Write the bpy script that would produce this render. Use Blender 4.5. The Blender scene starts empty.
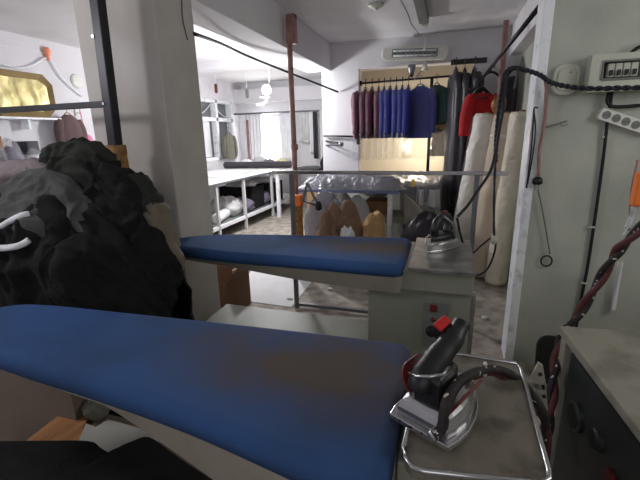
import bpy, bmesh, math, random
from mathutils import Vector, Matrix, noise
from mathutils.bvhtree import BVHTree
random.seed(7)
scene = bpy.context.scene
COL = scene.collection
PI = math.pi

# ------------------------------------------------------------------ camera
F = 391.0
CAM = Vector((0, 0, 1.5))
PITCH, YAW, ROLL = math.radians(15.0), math.radians(17.8), math.radians(1.37)
cp, sp, cr, sr = math.cos(PITCH), math.sin(PITCH), math.cos(ROLL), math.sin(ROLL)
RZ = Matrix.Rotation(YAW, 3, 'Z')
fwd = RZ @ Vector((0, cp, -sp))
right0, up0 = Vector((1, 0, 0)), Vector((0, sp, cp))
rgt = RZ @ (right0 * cr - up0 * sr)
upv = RZ @ (up0 * cr + right0 * sr)
cd = bpy.data.cameras.new('camera')
cam = bpy.data.objects.new('camera', cd)
COL.objects.link(cam)
M = Matrix((rgt, upv, -fwd)).transposed().to_4x4()
M.translation = CAM
cam.matrix_world = M
cd.sensor_fit = 'HORIZONTAL'
cd.sensor_width = 36
cd.lens = F / 640 * 36
cd.clip_start = 0.02
scene.camera = cam


def ray(x, y):
    return fwd + rgt * ((x - 320) / F) - upv * ((y - 240) / F)


def aty(x, y, Y):
    d = ray(x, y)
    return CAM + d * (Y / d.y)


def atz(x, y, Z):
    d = ray(x, y)
    return CAM + d * ((Z - CAM.z) / d.z)


def atx(x, y, X):
    d = ray(x, y)
    return CAM + d * (X / d.x)


# ------------------------------------------------------------------ materials
def lin(c):
    def f(v):
        v /= 255.0
        return v / 12.92 if v <= .04045 else ((v + .055) / 1.055) ** 2.4
    return tuple(f(v) for v in c) + (1,)


def mat(name, rgb, rough=.6, metal=0.0, var=.0, scale=6.0, bump=0.0, bscale=40.0, rgb2=None, spec=.5,
        stretch=(1, 1, 1), lo=.35, hi=.65, detail=6):
    m = bpy.data.materials.new(name)
    m.use_nodes = True
    nt = m.node_tree
    b = nt.nodes['Principled BSDF']
    c = lin(rgb)
    b.inputs['Base Color'].default_value = c
    b.inputs['Roughness'].default_value = rough
    b.inputs['Metallic'].default_value = metal
    b.inputs['Specular IOR Level'].default_value = spec
    tc = nt.nodes.new('ShaderNodeTexCoord')
    mp = nt.nodes.new('ShaderNodeMapping')
    mp.inputs['Scale'].default_value = stretch
    nt.links.new(tc.outputs['Object'], mp.inputs['Vector'])
    if var > 0 or rgb2:
        n = nt.nodes.new('ShaderNodeTexNoise')
        n.inputs['Scale'].default_value = scale
        n.inputs['Detail'].default_value = detail
        nt.links.new(mp.outputs['Vector'], n.inputs['Vector'])
        r = nt.nodes.new('ShaderNodeValToRGB')
        r.color_ramp.elements[0].position = lo
        r.color_ramp.elements[1].position = hi
        c2 = lin(rgb2) if rgb2 else tuple(v * (1 - var) for v in c[:3]) + (1,)
        r.color_ramp.elements[0].color = c2
        r.color_ramp.elements[1].color = c
        nt.links.new(n.outputs['Fac'], r.inputs['Fac'])
        nt.links.new(r.outputs['Color'], b.inputs['Base Color'])
    if bump > 0:
        n2 = nt.nodes.new('ShaderNodeTexNoise')
        n2.inputs['Scale'].default_value = bscale
        n2.inputs['Detail'].default_value = 4
        nt.links.new(mp.outputs['Vector'], n2.inputs['Vector'])
        bp = nt.nodes.new('ShaderNodeBump')
        bp.inputs['Strength'].default_value = bump
        bp.inputs['Distance'].default_value = .02
        nt.links.new(n2.outputs['Fac'], bp.inputs['Height'])
        nt.links.new(bp.outputs['Normal'], b.inputs['Normal'])
    return m


def emis(name, rgb, s):
    m = bpy.data.materials.new(name)
    m.use_nodes = True
    b = m.node_tree.nodes['Principled BSDF']
    b.inputs['Base Color'].default_value = lin(rgb)
    b.inputs['Emission Color'].default_value = lin(rgb)
    b.inputs['Emission Strength'].default_value = s
    return m


def film(name, rgb, alpha, rough=.18, bump=.6, bscale=18):
    """Crinkled see-through plastic."""
    m = bpy.data.materials.new(name)
    m.use_nodes = True
    nt = m.node_tree
    b = nt.nodes['Principled BSDF']
    b.inputs['Base Color'].default_value = lin(rgb)
    b.inputs['Roughness'].default_value = rough
    b.inputs['Alpha'].default_value = alpha
    b.inputs['Specular IOR Level'].default_value = .9
    tc = nt.nodes.new('ShaderNodeTexCoord')
    n2 = nt.nodes.new('ShaderNodeTexNoise')
    n2.inputs['Scale'].default_value = bscale
    n2.inputs['Detail'].default_value = 5
    n2.inputs['Distortion'].default_value = 1.2
    nt.links.new(tc.outputs['Object'], n2.inputs['Vector'])
    bp = nt.nodes.new('ShaderNodeBump')
    bp.inputs['Strength'].default_value = bump
    bp.inputs['Distance'].default_value = .05
    nt.links.new(n2.outputs['Fac'], bp.inputs['Height'])
    nt.links.new(bp.outputs['Normal'], b.inputs['Normal'])
    return m


MT = {}
MT['wall_white'] = mat('wall_white', (224, 222, 226), .85, var=.06, scale=1.6, bump=.08, bscale=9)
MT['wall_grey'] = mat('wall_grey', (182, 185, 174), .8, scale=2.6, bump=.16, bscale=14, rgb2=(164, 168, 158), lo=.3, hi=.6)
MT['column'] = mat('column', (205, 201, 196), .85, scale=2.2, bump=.14, bscale=11, rgb2=(184, 178, 170), lo=.3, hi=.65)
MT['ceil'] = mat('ceil', (226, 224, 226), .9, scale=1.3, bump=.1, bscale=7, rgb2=(210, 208, 210), lo=.3, hi=.6)
MT['floor'] = mat('floor', (172, 164, 154), .75, scale=9, bump=.25, bscale=60, rgb2=(132, 124, 114), lo=.35, hi=.6, detail=12)
MT['white_paint'] = mat('white_paint', (240, 242, 246), .45, scale=14, rgb2=(196, 198, 206), lo=.28, hi=.45, bump=.05)
MT['white_plastic'] = mat('white_plastic', (222, 222, 214), .4, var=.08, scale=8)
MT['old_plastic'] = mat('old_plastic', (196, 198, 184), .5, var=.14, scale=7)
MT['cream_wall'] = mat('cream_wall', (236, 226, 204), .85, var=.06, scale=2)
MT['black_metal'] = mat('black_metal', (38, 40, 46), .42, .3, var=.25, scale=20)
MT['black_plastic'] = mat('black_plastic', (24, 24, 26), .45, var=.2, scale=30)
MT['rubber'] = mat('rubber', (20, 20, 22), .7, var=.2, scale=30)
MT['navy_cord'] = mat('navy_cord', (44, 48, 66), .65, rgb2=(20, 20, 26), scale=90, lo=.45, hi=.55)
MT['red_steel'] = mat('red_steel', (172, 134, 128), .55, .1, scale=12, rgb2=(146, 106, 100))
MT['chrome'] = mat('chrome', (190, 190, 192), .24, .9, var=.12, scale=14)
MT['steel_grey'] = mat('steel_grey', (132, 134, 140), .4, .6, var=.2, scale=12)
MT['tray_steel'] = mat('tray_steel', (128, 122, 110), .5, .25, scale=13, rgb2=(96, 88, 78), lo=.33, hi=.5, bump=.05, bscale=60)
MT['plate_steel'] = mat('plate_steel', (140, 138, 134), .42, .3, scale=10, rgb2=(92, 90, 88))
MT['blue_cloth'] = mat('blue_cloth', (54, 86, 136), .9, scale=3.2, bump=.1, bscale=220, rgb2=(50, 76, 114), lo=.35, hi=.6, spec=.2)
MT['cab_paint'] = mat('cab_paint', (142, 144, 130), .5, var=.1, scale=4, bump=.04)
MT['cab_lip'] = mat('cab_lip', (164, 158, 146), .55, var=.16, scale=8)
MT['hammer_grey'] = mat('hammer_grey', (120, 124, 120), .5, var=.2, scale=10)
MT['red_plastic'] = mat('red_plastic', (196, 30, 32), .4)
MT['dark_red'] = mat('dark_red', (104, 34, 30), .5, var=.2, scale=20)
MT['tan_tape'] = mat('tan_tape', (176, 132, 78), .3, scale=22, rgb2=(124, 84, 44), bump=.3, bscale=30)
MT['orange'] = mat('orange', (240, 122, 40), .45)
MT['salmon'] = mat('salmon', (240, 150, 116), .5)
MT['gold'] = mat('gold', (192, 182, 130), .36, .4, scale=5, rgb2=(150, 136, 84), bump=.4, bscale=9)
MT['gold_dark'] = mat('gold_dark', (126, 106, 66), .45, .5, var=.2, scale=8)
MT['card'] = mat('card', (150, 114, 82), .85, var=.14, scale=7)
MT['card_in'] = mat('card_in', (118, 86, 62), .9, var=.16, scale=6)
MT['kraft'] = mat('kraft', (142, 112, 92), .8, var=.2, scale=6, bump=.2)
MT['kraft_light'] = mat('kraft_light', (202, 164, 116), .8, var=.2, scale=9, bump=.2)
MT['wood'] = mat('wood', (190, 150, 104), .7, scale=4, rgb2=(146, 104, 66), stretch=(1, 9, 9))
MT['ply'] = mat('ply', (172, 122, 72), .7, scale=3, rgb2=(140, 92, 52), stretch=(8, 1, 8))
MT['paper'] = mat('paper', (236, 236, 238), .8, var=.06, scale=6)
MT['cream_roll'] = mat('cream_roll', (240, 230, 208), .5, var=.12, scale=6, bump=1.0, bscale=16)
MT['tan_roll'] = mat('tan_roll', (214, 194, 168), .6, var=.1, scale=5, bump=.25, bscale=10)
MT['white_roll'] = mat('white_roll', (244, 240, 230), .4, var=.12, scale=8, bump=1.0, bscale=14)
MT['red_cloth'] = mat('red_cloth', (190, 26, 34), .85, var=.2, scale=6, bump=.15, bscale=60)
MT['maroon'] = mat('maroon', (104, 48, 74), .75, var=.25, scale=8)
MT['blue_suit'] = mat('blue_suit', (44, 62, 176), .75, var=.25, scale=8)
MT['navy_suit'] = mat('navy_suit', (44, 60, 160), .8, var=.2, scale=8)
MT['green_suit'] = mat('green_suit', (46, 76, 72), .8, var=.2, scale=8)
MT['dark_suit'] = mat('dark_suit', (34, 29, 40), .45, var=.3, scale=10)
MT['black_cloth'] = mat('black_cloth', (33, 32, 32), .92, scale=9, rgb2=(30, 30, 30), bump=.25, bscale=50, spec=.15)
MT['char_cloth'] = mat('char_cloth', (80, 82, 80), .85, var=.08, scale=9, bump=.15, bscale=60, spec=.25)
MT['green_cloth'] = mat('green_cloth', (50, 53, 48), .9, var=.07, scale=9, bump=.2, bscale=60, spec=.2)
MT['brown_cloth'] = mat('brown_cloth', (124, 112, 114), .85, var=.08, scale=7, bump=.1, bscale=60)
MT['coat_brown'] = mat('coat_brown', (96, 76, 76), .85, var=.2, scale=7)
MT['khaki_cloth'] = mat('khaki_cloth', (116, 107, 92), .9, var=.2, scale=8)
MT['olive_cloth'] = mat('olive_cloth', (114, 113, 100), .9, var=.2, scale=8)
MT['white_cloth'] = mat('white_cloth', (236, 236, 240), .85, var=.06, scale=8)
MT['grey_cloth'] = mat('grey_cloth', (206, 206, 206), .85, var=.1, scale=8)
MT['lilac_cloth'] = mat('lilac_cloth', (120, 112, 130), .8, var=.2, scale=8, bump=.3)
MT['pink'] = mat('pink', (226, 120, 160), .6, var=.1)
MT['lens'] = mat('lens', (120, 126, 124), .25, .2, var=.2, scale=12)
MT['pane_grey'] = mat('pane_grey', (122, 124, 128), .3, var=.15, scale=3)
MT['dark_fabric_roll'] = mat('dark_fabric_roll', (64, 62, 68), .8, var=.2, scale=9)
MT['card_dull'] = mat('card_dull', (124, 110, 98), .9, var=.14, scale=6)
MT['gauge_dark'] = mat('gauge_dark', (66, 68, 70), .35, .4, var=.2)
MT['white_card'] = mat('white_card', (176, 174, 166), .8, var=.1)
MT['film'] = film('film', (216, 218, 228), .30)
MT['film_bag'] = film('film_bag', (138, 140, 152), .72, .16, .8, 10)
MT['film_white'] = film('film_white', (236, 238, 242), .62, .22, .6, 12)
MT['film_clear'] = film('film_clear', (226, 226, 236), .05, .12, .9, 30)
MT['film_thin'] = film('film_thin', (226, 226, 232), .12, .14, .9, 26)
MT['bulb'] = emis('bulb', (255, 252, 246), 14)
MT['daylight'] = emis('daylight', (255, 253, 248), 2.2)
MT['glow'] = emis('glow', (255, 232, 196), 2.0)

# hose sheath: red-brown braid with black bands and white flecks
m = bpy.data.materials.new('braid')
m.use_nodes = True
nt = m.node_tree
b = nt.nodes['Principled BSDF']
b.inputs['Roughness'].default_value = .7
tc = nt.nodes.new('ShaderNodeTexCoord')
w = nt.nodes.new('ShaderNodeTexVoronoi')
w.inputs['Scale'].default_value = 120
r = nt.nodes.new('ShaderNodeValToRGB')
r.color_ramp.interpolation = 'CONSTANT'
r.color_ramp.elements[0].color = lin((40, 30, 30))
r.color_ramp.elements[1].position = .45
r.color_ramp.elements[1].color = lin((26, 20, 22))
e = r.color_ramp.elements.new(.93)
e.color = lin((196, 190, 184))
nt.links.new(tc.outputs['Object'], w.inputs['Vector'])
sepc = nt.nodes.new('ShaderNodeSeparateColor')
nt.links.new(w.outputs['Color'], sepc.inputs['Color'])
nt.links.new(sepc.outputs['Red'], r.inputs['Fac'])
nt.links.new(r.outputs['Color'], b.inputs['Base Color'])
MT['braid'] = m
MT['maroon_hose'] = mat('maroon_hose', (92, 44, 46), .65, var=.25, scale=40)

# blue ironing cloth with scorch-brown patch along the middle (a stain, part of the cloth)
def scorched(name, centre, size):
    m = MT['blue_cloth'].copy()
    m.name = name
    nt = m.node_tree
    b = nt.nodes['Principled BSDF']
    src = b.inputs['Base Color'].links[0].from_socket
    tc = nt.nodes.new('ShaderNodeTexCoord')
    mp = nt.nodes.new('ShaderNodeMapping')
    mp.inputs['Location'].default_value = [-c / s for c, s in zip(centre, size)]
    mp.inputs['Scale'].default_value = [1 / s for s in size]
    nt.links.new(tc.outputs['Object'], mp.inputs['Vector'])
    g = nt.nodes.new('ShaderNodeTexGradient')
    g.gradient_type = 'SPHERICAL'
    nt.links.new(mp.outputs['Vector'], g.inputs['Vector'])
    n = nt.nodes.new('ShaderNodeTexNoise')
    n.inputs['Scale'].default_value = 5
    nt.links.new(tc.outputs['Object'], n.inputs['Vector'])
    mu = nt.nodes.new('ShaderNodeMath')
    mu.operation = 'MULTIPLY'
    nt.links.new(g.outputs['Fac'], mu.inputs[0])
    nt.links.new(n.outputs['Fac'], mu.inputs[1])
    mu2 = nt.nodes.new('ShaderNodeMath')
    mu2.operation = 'MULTIPLY'
    mu2.use_clamp = True
    mu2.inputs[1].default_value = 2.6
    nt.links.new(mu.outputs[0], mu2.inputs[0])
    mx = nt.nodes.new('ShaderNodeMix')
    mx.data_type = 'RGBA'
    nt.links.new(mu2.outputs[0], mx.inputs['Factor'])
    nt.links.new(src, mx.inputs['A'])
    mx.inputs['B'].default_value = lin((84, 76, 72))
    nt.links.new(mx.outputs['Result'], b.inputs['Base Color'])
    return m


# ------------------------------------------------------------------ mesh builder
class MB:
    def __init__(s):
        s.v, s.f = [], []

    def add(s, vs, fs):
        o = len(s.v)
        s.v += [Vector(v) for v in vs]
        s.f += [tuple(i + o for i in f) for f in fs]
        return s

    def box(s, a, b, mtx=None):
        x0, y0, z0 = a
        x1, y1, z1 = b
        vs = [Vector(p) for p in ((x0, y0, z0), (x1, y0, z0), (x1, y1, z0), (x0, y1, z0),
                                  (x0, y0, z1), (x1, y0, z1), (x1, y1, z1), (x0, y1, z1))]
        if mtx:
            vs = [mtx @ v for v in vs]
        return s.add(vs, [(0, 3, 2, 1), (4, 5, 6, 7), (0, 1, 5, 4), (1, 2, 6, 5), (2, 3, 7, 6), (3, 0, 4, 7)])

    def prism(s, poly, z0, z1, mtx=None, inset=0.0):
        """Closed outline (x, y) extruded in z; inset draws the top outline in a little."""
        n = len(poly)
        cx = sum(p[0] for p in poly) / n
        cy = sum(p[1] for p in poly) / n
        rings = [(z0, 0.0), (z1 - inset, 0.0)]
        if inset:
            rings += [(z1 - inset * .3, inset * .3), (z1, inset)]
        else:
            rings = [(z0, 0), (z1, 0)]
        vs = []
        for z, k in rings:
            for p in poly:
                d = Vector((p[0] - cx, p[1] - cy, 0))
                L = max(d.length, 1e-6)
                q = d * (1 - k / L)
                vs.append(Vector((cx + q.x, cy + q.y, z)))
        if mtx:
            vs = [mtx @ v for v in vs]
        fs = [tuple(range(n - 1, -1, -1)), tuple(range((len(rings) - 1) * n, len(rings) * n))]
        for k in range(len(rings) - 1):
            for i in range(n):
                j = (i + 1) % n
                fs.append((k * n + i, k * n + j, (k + 1) * n + j, (k + 1) * n + i))
        return s.add(vs, fs)

    def tube(s, pts, r, seg=8, smooth=0, cap=True, flat=1.0):
        pts = [Vector(p) for p in pts]
        if smooth:
            pts = catmull(pts, smooth)
        n = len(pts)
        rs = r if isinstance(r, (list, tuple)) else [r] * n
        if len(rs) != n:
            rs = [rs[min(len(rs) - 1, int(i / (n - 1) * (len(rs) - 1) + .5))] for i in range(n)]
        t = (pts[1] - pts[0]).normalized()
        nrm = t.orthogonal().normalized()
        vs = []
        for i in range(n):
            a = pts[max(i - 1, 0)]
            c = pts[min(i + 1, n - 1)]
            t2 = (c - a).normalized() if (c - a).length > 1e-9 else t
            nrm = (nrm - t2 * nrm.dot(t2))
            nrm = nrm.normalized() if nrm.length > 1e-6 else t2.orthogonal().normalized()
            bi = t2.cross(nrm)
            t = t2
            for k in range(seg):
                q = 2 * PI * k / seg
                vs.append(pts[i] + nrm * (math.cos(q) * rs[i]) + bi * (math.sin(q) * rs[i] * flat))
        fs = []
        for i in range(n - 1):
            for k in range(seg):
                k2 = (k + 1) % seg
                fs.append((i * seg + k, i * seg + k2, (i + 1) * seg + k2, (i + 1) * seg + k))
        if cap:
            fs.append(tuple(range(seg - 1, -1, -1)))
            fs.append(tuple(range((n - 1) * seg, n * seg)))
        return s.add(vs, fs)

    def lathe(s, prof, centre, axis=(0, 0, 1), seg=20):
        """prof: (radius, height) pairs along axis from centre."""
        ax = Vector(axis).normalized()
        u = ax.orthogonal().normalized()
        w = ax.cross(u)
        c = Vector(centre)
        n = len(prof)
        vs = []
        for (r, h) in prof:
            for k in range(seg):
                q = 2 * PI * k / seg
                vs.append(c + ax * h + (u * math.cos(q) + w * math.sin(q)) * max(r, 1e-4))
        fs = []
        for i in range(n - 1):
            for k in range(seg):
                k2 = (k + 1) % seg
                fs.append((i * seg + k, i * seg + k2, (i + 1) * seg + k2, (i + 1) * seg + k))
        fs.append(tuple(range(seg - 1, -1, -1)))
        fs.append(tuple(range((n - 1) * seg, n * seg)))
        return s.add(vs, fs)

    def grid(s, fn, nu, nv, closed_u=False):
        vs = [fn(i / nu, j / nv) for j in range(nv + 1) for i in range(nu + (0 if closed_u else 1))]
        W = nu if closed_u else nu + 1
        fs = []
        for j in range(nv):
            for i in range(nu):
                i2 = (i + 1) % W
                fs.append((j * W + i, j * W + i2, (j + 1) * W + i2, (j + 1) * W + i))
        return s.add(vs, fs)


def catmull(p, n):
    out = []
    for i in range(len(p) - 1):
        a, b, c, d = p[max(i - 1, 0)], p[i], p[i + 1], p[min(i + 2, len(p) - 1)]
        for k in range(n):
            t = k / n
            out.append(.5 * ((2 * b) + (c - a) * t + (2 * a - 5 * b + 4 * c - d) * t * t + (3 * b - a - 3 * c + d) * t ** 3))
    out.append(p[-1])
    return out


def origin_of(o):
    q = Vector((0, 0, 0))
    while o is not None:
        q += o.location
        o = o.parent
    return q


def obj(name, mb, material, parent=None, smooth=False, bevel=0.0, solid=0.0, base=None, sub=0):
    """Link a builder's shape as ONE mesh object; points are given in world space."""
    off = origin_of(parent) if parent else Vector(base or (0, 0, 0))
    me = bpy.data.meshes.new(name)
    me.from_pydata([tuple(v - off) for v in mb.v], [], mb.f)
    bm = bmesh.new()
    bm.from_mesh(me)
    bmesh.ops.recalc_face_normals(bm, faces=bm.faces)
    bm.to_mesh(me)
    bm.free()
    o = bpy.data.objects.new(name, me)
    me.materials.append(MT[material] if isinstance(material, str) else material)
    COL.objects.link(o)
    if parent:
        o.parent = parent
    else:
        o.location = off
    if smooth:
        for p in me.polygons:
            p.use_smooth = True
    if solid:
        md = o.modifiers.new('solid', 'SOLIDIFY')
        md.thickness = solid
        md.offset = 0
    if bevel:
        md = o.modifiers.new('bevel', 'BEVEL')
        md.width = bevel
        md.segments = 2
        md.limit_method = 'ANGLE'
        md.angle_limit = math.radians(40)
    if sub:
        md = o.modifiers.new('sub', 'SUBSURF')
        md.levels = md.render_levels = sub
    return o


def tag(o, label, cat, group=None, kind=None):
    o['label'] = label
    o['category'] = cat
    if group:
        o['group'] = group
    if kind:
        o['kind'] = kind
    return o


def thing(name, label, cat, loc, group=None):
    o = bpy.data.objects.new(name, None)
    o.empty_display_size = .05
    COL.objects.link(o)
    o.location = loc
    return tag(o, label, cat, group)


def struct(name, mb, material, **k):
    o = obj(name, mb, material, **k)
    if k.get('parent') is None:
        o['kind'] = 'structure'
    return o


def dup(root, loc, rotz=0, label=None, mats=None):
    r = root.copy()
    COL.objects.link(r)
    r.location = loc
    r.rotation_euler = (0, 0, rotz)
    if label:
        r['label'] = label
    for ch in list(root.children):
        c = ch.copy()
        if mats and ch.name.split('.')[0] in mats:
            c.data = ch.data.copy()
            c.data.materials.clear()
            c.data.materials.append(MT[mats[ch.name.split('.')[0]]])
        COL.objects.link(c)
        c.parent = r
        for g in list(ch.children):
            d = g.copy()
            COL.objects.link(d)
            d.parent = c
    return r


def rounded(w, h, r, n=5, cx=0, cy=0):
    pts = []
    for (sx, sy, a0) in ((1, 1, 0), (-1, 1, 90), (-1, -1, 180), (1, -1, 270)):
        for k in range(n + 1):
            a = math.radians(a0 + 90 * k / n)
            pts.append((cx + sx * (w / 2 - r) + r * math.cos(a), cy + sy * (h / 2 - r) + r * math.sin(a)))
    return pts


def fold(p, s=6.0, seed=0.0, stretch=(1, 1, 1), along=None):
    """Ridged folds 0..1 like gathered cloth, drawn out along a direction."""
    if along is not None:
        p = p - along * (p.dot(along) * .68)
    q = Vector((p.x * stretch[0], p.y * stretch[1], p.z * stretch[2])) * s + Vector((seed, seed * 1.7, -seed))
    h = q * .45
    w = Vector((noise.noise(h), noise.noise(h + Vector((17.3, 4.1, 9.7))), noise.noise(h + Vector((-8.2, 21.5, 3.3))))) * .9
    a = 1 - abs(noise.noise(q + w)) * 2
    b = 1 - abs(noise.noise(q * 2.3 + w * 2 + Vector((5, 1, 2)))) * 2
    return a * .65 + b * .35


# ------------------------------------------------------------------ the setting
ZC = 2.7
XL = -4.76
YB = 5.6            # rear wall of this room
YF = 8.7            # far wall of the cutting room
XBEAM = -1.56
struct('floor', MB().box((-5.0, -1.5, -.12), (2.4, 9.0, 0)), 'floor')
struct('ceiling', MB().box((-5.0, -1.5, ZC), (2.4, 9.0, ZC + .12)), 'ceil')
wz0, wz1, wy0, wy1 = 1.02, 2.28, 6.75, 8.42
struct('wall_left', MB().box((XL - .2, -1.5, 0), (XL, wy0, ZC)).box((XL - .2, wy1, 0), (XL, 9.0, ZC))
       .box((XL - .2, wy0, 0), (XL, wy1, wz0)).box((XL - .2, wy0, wz1), (XL, wy1, ZC)), 'wall_white')
# far wall with a narrow window
fa, fb = aty(262.5, 117, YF), aty(279, 158, YF)
fx0, fx1, fz0, fz1 = fa.x, fb.x, .95, fa.z
struct('wall_far', MB().box((XL - .2, YF, 0), (fx0, YF + .2, ZC)).box((fx1, YF, 0), (-1.7, YF + .2, ZC))
       .box((fx0, YF, 0), (fx1, YF + .2, fz0)).box((fx0, YF, fz1), (fx1, YF + .2, ZC)), 'wall_white')
win2 = struct('window_2', MB().box((fx0, YF + .12, fz0), (fx1, YF + .14, fz1)), 'daylight')
tz = aty(290, 101, YF - .1).z
struct('trim_2', MB().box((XL, YF - .16, tz), (-1.75, YF, tz + .3)), 'wall_white')

# rear wall with an open hatch into the store room
ox0, ox1, oz1 = aty(358.5, 75, YB).x, aty(475, 62, YB).x, aty(400, 66, YB).z
px0 = aty(322, 100, YB).x
struct('wall_back', MB().box((px0, YB, 0), (ox0, YB + .2, ZC)), 'wall_white')
struct('wall_back_right', MB().box((ox1, YB, 0), (1.0, YB + .2, ZC)), 'wall_white')
struct('wall_back_sill', MB().box((ox0, YB, 0), (ox1, YB + .2, .92)), 'wall_grey')
struct('wall_back_lintel', MB().box((ox0, YB, oz1), (ox1, YB + .2, ZC)), 'wall_white')
struct('wall_side', MB().box((px0, YB + .2, 0), (px0 + .15, YF, ZC)), 'wall_white')
struct('wall_store', MB().box((px0 + .15, 7.2, 0), (1.0, 7.35, ZC)), 'cream_wall')
struct('trim_3', MB().box((px0 + .15, 6.95, 2.05), (1.0, 7.2, 2.35)), 'cream_wall')
# right side wall of the rear space with its beam
struct('wall_right', MB().box((.79, 2.75, 0), (1.0, YB, ZC)), 'wall_grey')
struct('beam_right', MB().box((.66, 2.76, 2.37), (.79, YB, ZC)), 'wall_white')
# partition with the grey panel, white jamb
YP = 2.6
struct('wall_front', MB().box((.47, YP, 0), (2.3, YP + .15, ZC)), 'wall_grey')
ja, jb = aty(504.5, 362, YP - .02), aty(517, 362, YP - .02)
struct('trim_1', MB().box((.452, YP - .022, 0), (.502, YP + .16, ZC)), 'white_paint', bevel=.004)
struct('wall_near_right', MB().box((2.2, -1.5, 0), (2.4, YP, ZC)), 'wall_grey')
struct('wall_behind', MB().box((XL - .2, -1.6, 0), (2.4, -1.4, ZC)), 'wall_white')
# column and ceiling beam
cxl = aty(69, 10, 2.0).x
struct('column', MB().box((cxl, 2.03, 0), (XBEAM - .02, 2.4, ZC)), 'column', bevel=.008)
struct('beam_long', MB().box((XBEAM - .36, 2.4, 2.35), (XBEAM - .02, YB, ZC)), 'wall_white', bevel=.006)
struct('beam_cross', MB().box((XL, 6.0, 2.58), (XBEAM - .36, 6.3, ZC)), 'wall_white')

# left window: frame, mullions, panes, curved bars, blind
wf = struct('window_1', MB().box((XL - .16, wy0, wz0), (XL - .13, wy1, wz1)), 'pane_grey')
fr = MB()
for (y0, y1, z0, z1) in ((wy0, wy1, wz0, wz0 + .07), (wy0, wy1, wz1 - .06, wz1), (wy0, wy1, 1.84, 1.92),
                         (wy0, wy0 + .07, wz0, wz1), (wy1 - .07, wy1, wz0, wz1), (7.72, 7.8, wz0, wz1)):
    fr.box((XL - .125, y0, z0), (XL + .01, y1, z1))
obj('window_frame', fr, 'white_paint', wf, bevel=.006)
arc = MB()
for (ya, yb, dr) in ((7.1, 7.72, 1), (7.8, 8.35, -1)):
    arc.tube([(XL - .1, ya + (yb - ya) * t, 1.95 + .26 * (t ** 2 if dr > 0 else (1 - t) ** 2)) for t in [i / 8 for i in range(9)]], .012)
obj('curved_bars', arc, 'white_paint', wf, smooth=True)
obj('roller_blind', MB().box((XL - .12, 6.85, 1.1), (XL - .10, 7.6, 1.84)), 'white_cloth', wf)

# ------------------------------------------------------------------ garment builders
def garment_body(L, hw, th, seed, flare=1.0, z0=-.07):
    """Closed jacket shell hanging from the origin: local x = thickness, y = width, z down."""
    def fn(u, v):
        a = u * 2 * PI
        z = z0 - L * v
        if v < .16:
            k = v / .16
            wy = .05 + (hw - .05) * math.sin(k * PI / 2) ** .8
            tx = th * (.35 + .65 * k)
            z = z0 - L * (.16 * k) - .0
        else:
            k = (v - .16) / .84
            wy = hw * (1 + (flare - 1) * k)
            tx = th * (1 + .15 * math.sin(k * 3))
        c, s_ = math.cos(a), math.sin(a)
        p = Vector((tx * (abs(c) ** .8) * (1 if c > 0 else -1), wy * (abs(s_) ** .8) * (1 if s_ > 0 else -1), z))
        f = noise.noise(Vector((p.x * 9, p.y * 9, z * 1.3 + seed))) * .5 + noise.noise(Vector((p.y * 22 + seed, p.x * 20, z * 3))) * .3
        d = Vector((c, s_, 0))
        return p + d * f * .04 * min(1, v * 4)
    return MB().grid(fn, 30, 22, closed_u=True)


def hanger_mb(hw):
    m = MB()
    m.tube([(0, .0, .0), (0, .03, .03), (0, .015, .06), (0, -.02, .055), (0, -.03, .02)][::-1] + [(0, 0, -.04)], .004, 6, 4)
    m.tube([(0, -hw, -.15), (0, -hw * .5, -.09), (0, 0, -.04), (0, hw * .5, -.09), (0, hw, -.15)], .007, 6, 3)
    return m


def make_garment(name, label, cat, L, hw, th, material, seed, group, cover=None, cover_L=0, flare=1.0, sleeves=True, hanger='black_plastic'):
    root = thing(name, label, cat, (0, 0, 0), group)
    obj('hanger', hanger_mb(hw * .85), hanger, root, smooth=True)
    obj('jacket_body', garment_body(L, hw, th, seed, flare), material, root, smooth=True)
    if sleeves:
        for s_ in (-1, 1):
            sl = MB().tube([(0, s_ * hw * .82, -.14), (.004, s_ * (hw + .012), -.26), (.012, s_ * (hw + .02), -.45), (.01, s_ * (hw + .014), -.14 - L * .8)],
                           [.05, .056, .052, .042], 10, 4)
            obj('sleeve', sl, material, root, smooth=True)
    if cover:
        def fn(u, v):
            a = u * 2 * PI
            z = -.04 - cover_L * v
            k = min(1, v / .12)
            wy = .03 + (hw + .05) * math.sin(k * PI / 2)
            tx = (th + .010) * (.5 + .5 * k) + .006
            c, s_ = math.cos(a), math.sin(a)
            f = noise.noise(Vector((c * 2.0, s_ * 4.0, z * 4 + seed))) * .008
            return Vector(((tx + f) * (abs(c) ** .7) * (1 if c > 0 else -1), (wy + f) * (abs(s_) ** .7) * (1 if s_ > 0 else -1), z))
        obj('plastic_cover', MB().grid(fn, 24, 26, closed_u=True), cover, root, smooth=True)
    return root


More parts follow.
